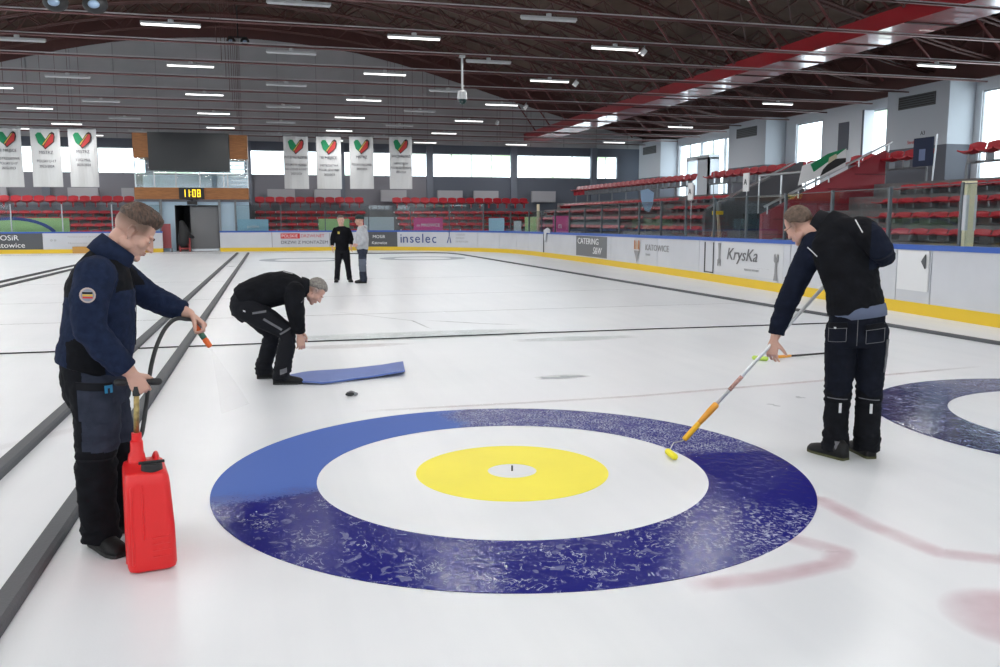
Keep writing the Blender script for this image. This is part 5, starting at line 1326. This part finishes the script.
mm = bpy.data.materials.new('spray_mist'); mm.use_nodes = True; b_ = mm.node_tree.nodes['Principled BSDF']; b_.inputs['Base Color'].default_value = (.8, .85, .9, 1); b_.inputs['Alpha'].default_value = .035; b_.inputs['Roughness'].default_value = 1
q = MB(); q.tube([n1 + V((.004, -.003, -.01)), n1 + V((.03, -.02, -.09)), n1 + V((.07, -.05, -.21)), n1 + V((.10, -.08, -.32))], [.004, .02, .05, .075], 16)
o = q.build('water_spray', mm, None, smooth=True, loc=(A_AT[0], A_AT[1], 0), rot=(0, 0, A_RZ)); tag(o, 'faint water spray falling from the orange nozzle', 'spray', None, 'stuff')
# ---- the bending man --------------------------------------------------
C_AT = (.059, 8.701)
cN = dict(path=[((.185, -.170, .905), .100), ((.175, -.215, .80), .092), ((.185, -.23, .69), .082), ((.205, -.19, .585), .070), ((.214, -.155, .52), .062), ((.215, -.15, .505), .058)], wrist=(.219, -.142, .475), d=(.12, .12, -1), n=(-.3, .9, 0), thumb=1, curl=(.35, .45, .3), fan=.1, k=1.05)
cF = dict(path=[((.195, .17, .9), .09), ((.20, .21, .80), .085), ((.215, .22, .69), .075), ((.225, .19, .58), .062), ((.228, .16, .52), .055)], wrist=(.230, .15, .485), d=(.1, -.1, -1), n=(-.3, -.9, 0), thumb=-1, curl=(.3, .4, .3))
C = figure(dict(key='c', at=C_AT, rz=-.0068, label='grey-haired man in black bending over the blue strip on the ice', side=(0, 1, 0), head=(V((.385, 0, .895)), (.58, 0, -.81), (.81, 0, .58)), neck=(.27, 0, .945),
    torso=[((-.325, 0, .805), .160, .135), ((-.27, 0, .835), .178, .160), ((-.16, 0, .88), .185, .168), ((-.03, 0, .92), .190, .172), ((.10, 0, .935), .200, .165), ((.19, 0, .93), .17, .140), ((.25, 0, .93), .115, .105), ((.29, 0, .935), .08, .08)],
    arms=[cN, cF], legs=[[((-.235, -.09, .735), .130), ((-.06, -.11, .625), .110), ((.105, -.12, .51), .092), ((.095, -.12, .38), .086), ((.06, -.12, .22), .083), ((.035, -.12, .09), .085)], [((-.26, .09, .725), .120), ((-.15, .1, .60), .102), ((-.045, .12, .475), .088), ((-.08, .17, .31), .082), ((-.12, .22, .18), .080), ((-.14, .24, .085), .084)]],
    hips=[((-.25, 0, .86), .160, .13), ((-.285, 0, .80), .172, .14), ((-.285, 0, .74), .175, .145), ((-.23, 0, .68), .15, .12)],
    shoes=[((-.045, -.115), (.245, -.15)), ((-.205, .245), (.08, .235))], shoe_mat=SHOEB, sole_mat=SOLEB, jmats=[BLK], jfn=lambda c, n: 0, tmats=[BLK2], tfn=lambda c, n: 0, amp=.010, voxel=.0055, jvox=.009, tblobs=[((-.285, 0, .765), (.145, .175, .14))],
    hair_rgb=(.22, .2, .19), stubble=lambda p: sm(p.z, -.05, .04) * (1 - sm(p.y, -.01, .05)) * .8))
PC, HC, jC, tC, joC, toC = C
def hf_short(front=.42, side=-.10, back=-.45, th=.012):
    def f(d):
        lim = back + (side - back) * sm(d.y, -.7, .0) + (front - side) * sm(d.y, .05, .55); e = sm(d.z - lim, -.04, .14)
        return -.012 if e <= 0 else -.005 + e * (th + .006 * sm(d.z, .3, 1))
    return f
hair(HC, hf_short(.45, .0, -.5, .014), mat('hair_grey', (.20, .185, .17), .65, vary=.45, vscale=50), PC)
collar((.255, 0, .935), (.105, .105), (.325, 0, .93), (.080, .086), (0, 1, 0), .012, BLK2, PC)
bC = bv(jC); btC = bv(tC)
decal(btC, (-.03, 0, .60), (0, 1, 0), (.83, 0, -.55), (.55, 0, .83), .20, .022, GREYT, 'thigh_piping', toC, off=.004)
decal(btC, (-.15, 0, .72), (0, 1, 0), (1, 0, .12), (0, 0, 1), .13, .020, GREYT, 'hip_piping', toC, off=.004)
decal(btC, (.105, 0, .30), (0, 1, 0), (.25, 0, -1), (1, 0, .25), .26, .022, GREYT, 'shin_piping', toC, off=.004)
decal(btC, (.055, 0, .14), (0, 1, 0), (1, 0, .3), (0, 0, 1), .07, .05, GREYT, 'cuff_panel', toC, off=.004)
decal(btC, (.085, 0, .53), (0, 1, 0), (1, 0, .6), (-.6, 0, 1), .12, .018, GREYT, 'knee_edge', toC, off=.005)
decal(bC, (-.335, 0, .805), (.3, 1, 0), (1, 0, .2), (0, 0, 1), .05, .010, GREYT, 'hem_mark', joC, off=.004)
decal(btC, (-.245, 0, .735), (.2, 1, 0), (1, 0, -.3), (0, 0, 1), .024, .014, PIPING, 'pocket_mark', toC, off=.006)
decal(bC, (.13, -.05, 1.2), (0, 0, -1), (1, 0, 0), (0, 1, 0), .09, .006, PIPING, 'shoulder_piping', joC, off=.004)
decal(bC, (.24, 0, .84), (-.2, 1, 0), (.8, 0, .45), (-.45, 0, .8), .13, .006, GREYT, 'chest_piping', joC, off=.004)

# ---- the man with the pole ---------------------------------------------
B_AT, B_RZ = (3.728, 4.881), -.6522
bL = dict(path=[((-.245, .055, 1.425), .098), ((-.315, .085, 1.29), .088), ((-.375, .10, 1.14), .080), ((-.435, .085, .98), .071), ((-.475, .06, .84), .060), ((-.482, .055, .80), .056)], wrist=(-.492, .050, .765), d=(-.12, -.03, -1), n=(.35, .9, 0), thumb=1, curl=(.35, .45, .35), fan=.16, k=1.06)
bR = dict(path=[((.035, .01, 1.505), .100), ((.10, -.055, 1.455), .092), ((.150, -.10, 1.39), .080), ((.17, .02, 1.35), .072), ((.12, .15, 1.335), .060), ((.09, .19, 1.335), .055)], wrist=(.06, .215, 1.34), d=(-.9, .3, .1), n=(.1, .5, -.9), thumb=1, curl=(.8, 1., .7), fan=.02)
sB = (.9, .40, .12)
def jfnB(c, n):
    for arm in (bL,):
        if min(seg_d(c, arm['path'][i][0], arm['path'][i + 1][0]) for i in range(5)) < .105 and c.x < -.235 + .0 * c.z: return 1
    if (c - V((.13, -.08, 1.42))).length < .16 and c.x > .085: return 1
    if c.x > .10 and c.z > 1.29 and c.z < 1.5: return 1
    return 0
B = figure(dict(key='b', at=B_AT, rz=B_RZ, label='man in glasses and black vest seen from behind, leaning on a long roller pole', side=sB, head=(V((-.365, .10, 1.548)), (-.68, .50, -.54), (-.46, .12, .85)), neck=(-.20, .05, 1.53),
    torso=[((.022, 0, .975), .186, .140), ((.015, 0, 1.03), .186, .148), ((-.005, .005, 1.14), .176, .148), ((-.045, .015, 1.28), .190, .150), ((-.085, .03, 1.40), .200, .145), ((-.125, .04, 1.50), .180, .120), ((-.165, .05, 1.56), .115, .095), ((-.20, .055, 1.59), .08, .08)],
    blobs=[((-.09, .02, 1.52), (.12, .10, .09)), ((.02, .0, 1.51), (.10, .095, .10))], arms=[bL, bR],
    legs=[[((-.055, 0, .85), .112), ((-.062, 0, .62), .098), ((-.066, 0, .42), .087), ((-.070, -.01, .27), .080), ((-.068, -.02, .15), .082), ((-.065, -.02, .085), .087)], [((.122, .02, .85), .110), ((.128, .03, .62), .095), ((.130, .05, .42), .084), ((.128, .05, .27), .080), ((.128, .05, .15), .084), ((.135, .05, .085), .090)]],
    hips=[((.024, 0, 1.04), .168, .125), ((.03, 0, .93), .182, .140), ((.034, .005, .83), .195, .145), ((.034, .01, .76), .17, .12)],
    shoes=[((.01, -.12), (-.215, .055), .31), ((.165, -.02), (.05, .22), .31)], shoe_mat=SHOEB, sole_mat=SOLEY, shoe_accent=GREYT, jmats=[BLK, DNAVY], jfn=jfnB, tmats=[mat('trouser_black_navy', (.0055, .007, .013), .9, spec=.15, bump=.2, bscale=120, vary=.3, vscale=12), BLK], tfn=lambda c, n: 1 if c.z < .44 + .02 * math.sin(c.x * 30) else 0, amp=.009, voxel=.0045,
    hair_rgb=(.10, .06, .04), stubble=lambda p: sm(p.z, -.06, .03) * (1 - sm(p.y, -.01, .05)) * .8))
PB, HB, jB, tB, joB, toB = B
hair(HB, hf_short(.62, -.10, -.62, .012), mat('hair_brown_grey', (.095, .06, .042), .65, vary=.4, vscale=50), PB)
R = HB.to_3x3(); gm = MB()
for s in (-1, 1):
    gm.tube([HB @ V((s * .032 + .021 * math.cos(a), .098, .002 + .015 * math.sin(a))) for a in [2 * PI * j / 14 for j in range(15)]], .0017, 6, hint=R @ V((0, 1, 0)))
    gm.tube([HB @ V(p) for p in ((s * .053, .096, .006), (s * .073, .07, .008), (s * .084, -.005, .006), (s * .082, -.02, -.008))], .0018, 6)
gm.tube([HB @ V((-.011, .099, .004)), HB @ V((.011, .099, .004))], .0015, 6); gm.build('glasses', mat('glasses_frame', (.03, .025, .02), .3), PB)
collar((-.165, .055, 1.53), (.090, .085), (-.262, .078, 1.585), (.072, .080), sB, .012, BLK2, PB)
bB = bv(jB); btB = bv(tB); away = (0, 1, 0)
decal(bB, (-.265, 0, 1.375), away, (.75, 0, -.66), (.66, 0, .75), .088, .007, PIPING, 'shoulder_piping', joB, off=.004)
decal(bB, (.012, 0, 1.545), away, (.5, 0, -.87), (.87, 0, .5), .095, .007, PIPING, 'shoulder_piping', joB, off=.004)
# shirt tail showing below the vest
q = MB(); T0 = [((.036, 0, .95), (.185, .143)), ((.03, 0, 1.0), (.178, .138))]
collar((.040, 0, .945), (.181, .141), (.030, 0, 1.02), (.178, .138), sB, .01, mat('shirt_grey_blue', (.10, .12, .19), .9, bump=.2, bscale=100), PB, name='shirt_tail')
for xx in (-.085, .145):
    decal(btB, (xx, 0, .855), away, (1, 0, .12), (0, 0, 1), .115, .13, MATS['trouser_black_navy'], 'back_pocket', toB, off=.008, th=.010)
    for (ux, uz, w_, h_) in ((0, -.062, .11, .0035), (-.055, 0, .0035, .12), (.055, 0, .0035, .12)): decal(btB, (xx + ux, 0, .855 + uz + ux * .12), away, (1, 0, .12), (0, 0, 1), w_, h_, GREYT, 'pocket_seam', toB, off=.0095, th=.004)
    decal(btB, (xx, 0, .882), away, (1, 0, .12), (-.1, 0, 1), .118, .0035, GREYT, 'flap_seam', toB, off=.0155, th=.004)
    decal(btB, (xx, 0, .90), away, (1, 0, .12), (-.1, 0, 1), .12, .035, BLK, 'pocket_flap', toB, off=.014, th=.012)
decal(btB, (-.10, 0, .885), away, (1, 0, 0), (0, 0, 1), .014, .010, PIPING, 'button', toB, off=.018)
decal(btB, (.036, 0, .86), away, (0, 0, 1), (1, 0, 0), .18, .004, GREYT, 'back_seam', toB, off=.004, nu=10)
decal(btB, (-.150, 0, .665), (.35, 1, 0), (1, -.3, 0), (0, 0, 1), .03, .26, GREYT, 'side_panel', toB, off=.010, th=.012)
decal(btB, (.215, 0, .70), (-.45, 1, 0), (1, .3, 0), (0, 0, 1), .03, .22, GREYT, 'side_panel', toB, off=.010, th=.012)
for xx in (-.045, .145): decal(btB, (xx, 0, .345), away, (0, 0, 1), (1, 0, 0), .065, .017, PIPING, 'reflective_tag', toB, off=.006, nu=6)
for xx in (-.066, .130): decal(btB, (xx, 0, .405), away, (1, 0, -.05), (0, 0, 1), .13, .006, GREYT, 'knee_seam', toB, off=.005)
# long roller pole
def wB(a, b_, z): return V((B_AT[0] + a * math.cos(B_RZ) - b_ * math.sin(B_RZ), B_AT[1] + a * math.sin(B_RZ) + b_ * math.cos(B_RZ), z))
tip = V((2.80, 5.41, .045)); topp = wB(.02, .235, 1.395); dp = topp - tip; LP_ = dp.length; dp.normalize()
rp2 = empty('roller_pole', tip); tag(rp2, 'long silver pole with orange and yellow grip and small yellow sponge roller', 'pole')
def pt(s): return dp * s
MB().tube([pt(.20), pt(LP_)], .0125, 14).build('shaft', mat('pole_silver', (.72, .73, .76), .3, .5), rp2, smooth=True)
MB().tube([pt(.47), pt(.60)], .0145, 14).build('wrap', mat('wrap_pink', (.45, .25, .22), .7, vary=.5, vscale=90), rp2, smooth=True)
MB().tube([pt(.16), pt(.20), pt(.27), pt(.335), pt(.345)], [.018, .021, .024, .024, .014], 14).build('grip', mat('grip_orange', (.75, .32, .03), .45), rp2, smooth=True)
MB().tube([pt(.0), pt(.02), pt(.14), pt(.165)], [.017, .020, .0195, .017], 14).build('socket', mat('socket_yellow', (.86, .46, .02), .4), rp2, smooth=True)
sg0 = V((2.572, 5.15, .026)) - tip
MB().tube([pt(.0), V((-.03, -.03, .0)), V((-.10, -.04, -.005)), sg0 + V((.04, .10, .0)), sg0 + V((.010, .065, 0))], .0035, 8).build('wire_frame', ALU, rp2, smooth=True)
MB().tube([sg0 + V((-.005, -.065, 0)), sg0 + V((.010, .065, 0))], .022, 18, rnd=True).build('sponge', mat('sponge_yellow', (.85, .76, .04), .9, bump=.5, bscale=120), rp2, smooth=True)

# ---- the two standing far away -------------------------------------------
def far_arms(pts_l, pts_r, n): return [dict(path=[(p, r) for p, r in pts_l], wrist=pts_l[-1][0][:2] + (pts_l[-1][0][2] - .03,), d=(0, -.1, -1), n=n, thumb=1, curl=(.3, .3, .3)), dict(path=[(p, r) for p, r in pts_r], wrist=pts_r[-1][0][:2] + (pts_r[-1][0][2] - .03,), d=(0, -.1, -1), n=n, thumb=-1, curl=(.3, .3, .3))]
D = figure(dict(key='d', at=(1.889, 22.838), rz=-.0825, label='man all in black standing beside the man in the grey hoodie', side=(1, 0, 0), head=(V((-.017, -.01, 1.60)), (.1, -1, -.12), (0, -.1, 1)), neck=(-.01, 0, 1.44),
    torso=[((.0, 0, .80), .175, .12), ((0, 0, .98), .17, .125), ((0, 0, 1.15), .185, .13), ((0, 0, 1.32), .20, .125), ((0, 0, 1.40), .165, .10), ((0, 0, 1.45), .09, .08)],
    arms=far_arms([((-.160, 0, 1.355), .068), ((-.225, 0, 1.2), .066), ((-.245, -.01, 1.10), .06), ((-.25, -.04, .95), .048)], [((.160, 0, 1.355), .068), ((.225, 0, 1.2), .066), ((.245, -.01, 1.12), .06), ((.225, -.08, .97), .048)], (0, 0, 0) if False else (1, 0, 0)),
    legs=[[((-.08, 0, .80), .11), ((-.10, 0, .62), .095), ((-.12, 0, .45), .078), ((-.14, 0, .25), .07), ((-.15, 0, .08), .072)], [((.08, 0, .80), .11), ((.11, 0, .62), .095), ((.13, 0, .45), .078), ((.155, 0, .25), .07), ((.17, 0, .08), .072)]],
    hips=[((0, 0, .92), .16, .11), ((0, 0, .82), .175, .12), ((0, 0, .74), .16, .11)], shoes=[((-.15, .06), (-.18, -.2)), ((.17, .06), (.22, -.2))], shoe_mat=SHOEB, sole_mat=SOLEB, jmats=[BLK], jfn=lambda c, n: 0, tmats=[BLK2], tfn=lambda c, n: 0, amp=.008, voxel=.009, jvox=.014, hair_rgb=(.1, .08, .07)))
hair(D[1], hf_short(.5, .0, -.5, .012), mat('hair_dark_grey', (.12, .10, .09), .7), D[0], nu=40, nv=26)
decal(bv(D[2]), (-.08, -.5, 1.28), (0, 1, 0), (1, 0, 0), (0, 0, 1), .05, .06, mat('chest_gold', (.5, .38, .08), .6), 'chest_badge', D[4], nu=4)
Ee = figure(dict(key='e', at=(2.328, 22.33), rz=-.1039, label='man in light grey hoodie and dark beanie standing sideways', side=(0, 1, 0), head=(V((-.035, 0, 1.60)), (-1, -.15, -.15), (-.1, 0, 1)), neck=(.0, 0, 1.43),
    torso=[((.03, 0, .86), .17, .15), ((.03, 0, .98), .175, .155), ((.035, 0, 1.14), .18, .165), ((.03, 0, 1.30), .19, .15), ((.015, 0, 1.39), .16, .11), ((.0, 0, 1.45), .09, .08)],
    arms=[dict(path=[((.03, -.17, 1.35), .085), ((.08, -.21, 1.22), .08), ((.10, -.22, 1.10), .074), ((.02, -.19, 1.02), .064), ((-.06, -.13, .99), .055)], wrist=(-.09, -.10, .98), d=(-.9, .4, -.1), n=(.2, .9, 0), thumb=1, curl=(.4, .4, .4)),
          dict(path=[((.03, .17, 1.35), .085), ((.06, .21, 1.22), .08), ((.08, .22, 1.10), .07), ((0, .19, 1.02), .062), ((-.07, .13, .99), .055)], wrist=(-.10, .1, .98), d=(-.9, -.4, -.1), n=(.2, -.9, 0), thumb=-1, curl=(.4, .4, .4))],
    legs=[[((.03, -.08, .82), .11), ((.03, -.09, .62), .10), ((.03, -.09, .45), .088), ((.04, -.09, .25), .085), ((.05, -.09, .08), .088)], [((.03, .08, .82), .11), ((.02, .09, .62), .10), ((.01, .09, .45), .088), ((.02, .09, .25), .085), ((.03, .09, .08), .088)]],
    hips=[((.03, 0, .92), .15, .13), ((.03, 0, .82), .165, .14), ((.03, 0, .74), .15, .12)], shoes=[((.12, -.1), (-.17, -.12)), ((.10, .1), (-.19, .12))], shoe_mat=SHOEB, sole_mat=SOLEB, jmats=[mat('hoodie_grey', (.42, .43, .46), .95, vary=.12, vscale=12)], jfn=lambda c, n: 0, tmats=[SLATE, mat('trouser_grey', (.10, .115, .15), .9)], tfn=lambda c, n: 1 if .3 < c.z < .62 and n.y < -.2 else 0, amp=.009, voxel=.009, jvox=.014, hair_rgb=(.1, .08, .07)))
hair(Ee[1], lambda d: .024 if d.z > -.05 + .2 * d.y else -.012, mat('beanie', (.012, .028, .030), .95), Ee[0], 'beanie', .001, nu=48, nv=30)
q = MB(); q.ell((.10, 0, 1.42), (.07, .10, .06), None, 16, 10); q.build('hood', MATS['hoodie_grey'], Ee[0], smooth=True)

# ================================================================== camera, world, render look
F, PITCH, YAW, ROLL, CH = 862.8038, .129905, .262543, -.001409, 1.5815
fw = V((math.sin(YAW) * math.cos(PITCH), math.cos(YAW) * math.cos(PITCH), -math.sin(PITCH)))
r0 = V((math.cos(YAW), -math.sin(YAW), 0)); u0 = r0.cross(fw)
r1 = r0 * math.cos(ROLL) + u0 * math.sin(ROLL); u1 = -r0 * math.sin(ROLL) + u0 * math.cos(ROLL)
cam = bpy.data.cameras.new('camera'); co = bpy.data.objects.new('camera', cam); col.objects.link(co)
cam.sensor_width = 36; cam.lens = F * 36 / 1000; cam.clip_end = 400
co.matrix_world = Matrix.Translation((0, 0, CH)) @ Matrix([r1, u1, -fw]).transposed().to_4x4()
sc.camera = co
w = bpy.data.worlds.new('sky'); sc.world = w; w.use_nodes = True; nt = w.node_tree; N = nt.nodes; L = nt.links
bg = N['Background']; tc = N.new('ShaderNodeTexCoord')
mp = N.new('ShaderNodeMapping'); mp.inputs['Scale'].default_value = (1, 1, 2.0); L.new(tc.outputs['Generated'], mp.inputs['Vector'])
nz = N.new('ShaderNodeTexNoise'); nz.inputs['Scale'].default_value = 16; nz.inputs['Detail'].default_value = 6; L.new(mp.outputs[0], nz.inputs['Vector'])
rp_ = N.new('ShaderNodeValToRGB'); rp_.color_ramp.elements[0].position = .50; rp_.color_ramp.elements[1].position = .66
rp_.color_ramp.elements[0].color = (.88, .94, 1, 1); rp_.color_ramp.elements[1].color = (.26, .34, .21, 1)
L.new(nz.outputs['Fac'], rp_.inputs[0]); L.new(rp_.outputs[0], bg.inputs['Color']); bg.inputs['Strength'].default_value = 5.0
sc.view_settings.view_transform = 'Standard'; sc.view_settings.look = 'None'; sc.view_settings.gamma = 1; sc.view_settings.use_curve_mapping = False
sc.view_settings.exposure = 0.12
sc.cycles.max_bounces = 6; sc.cycles.transparent_max_bounces = 16; sc.cycles.sample_clamp_indirect = 4
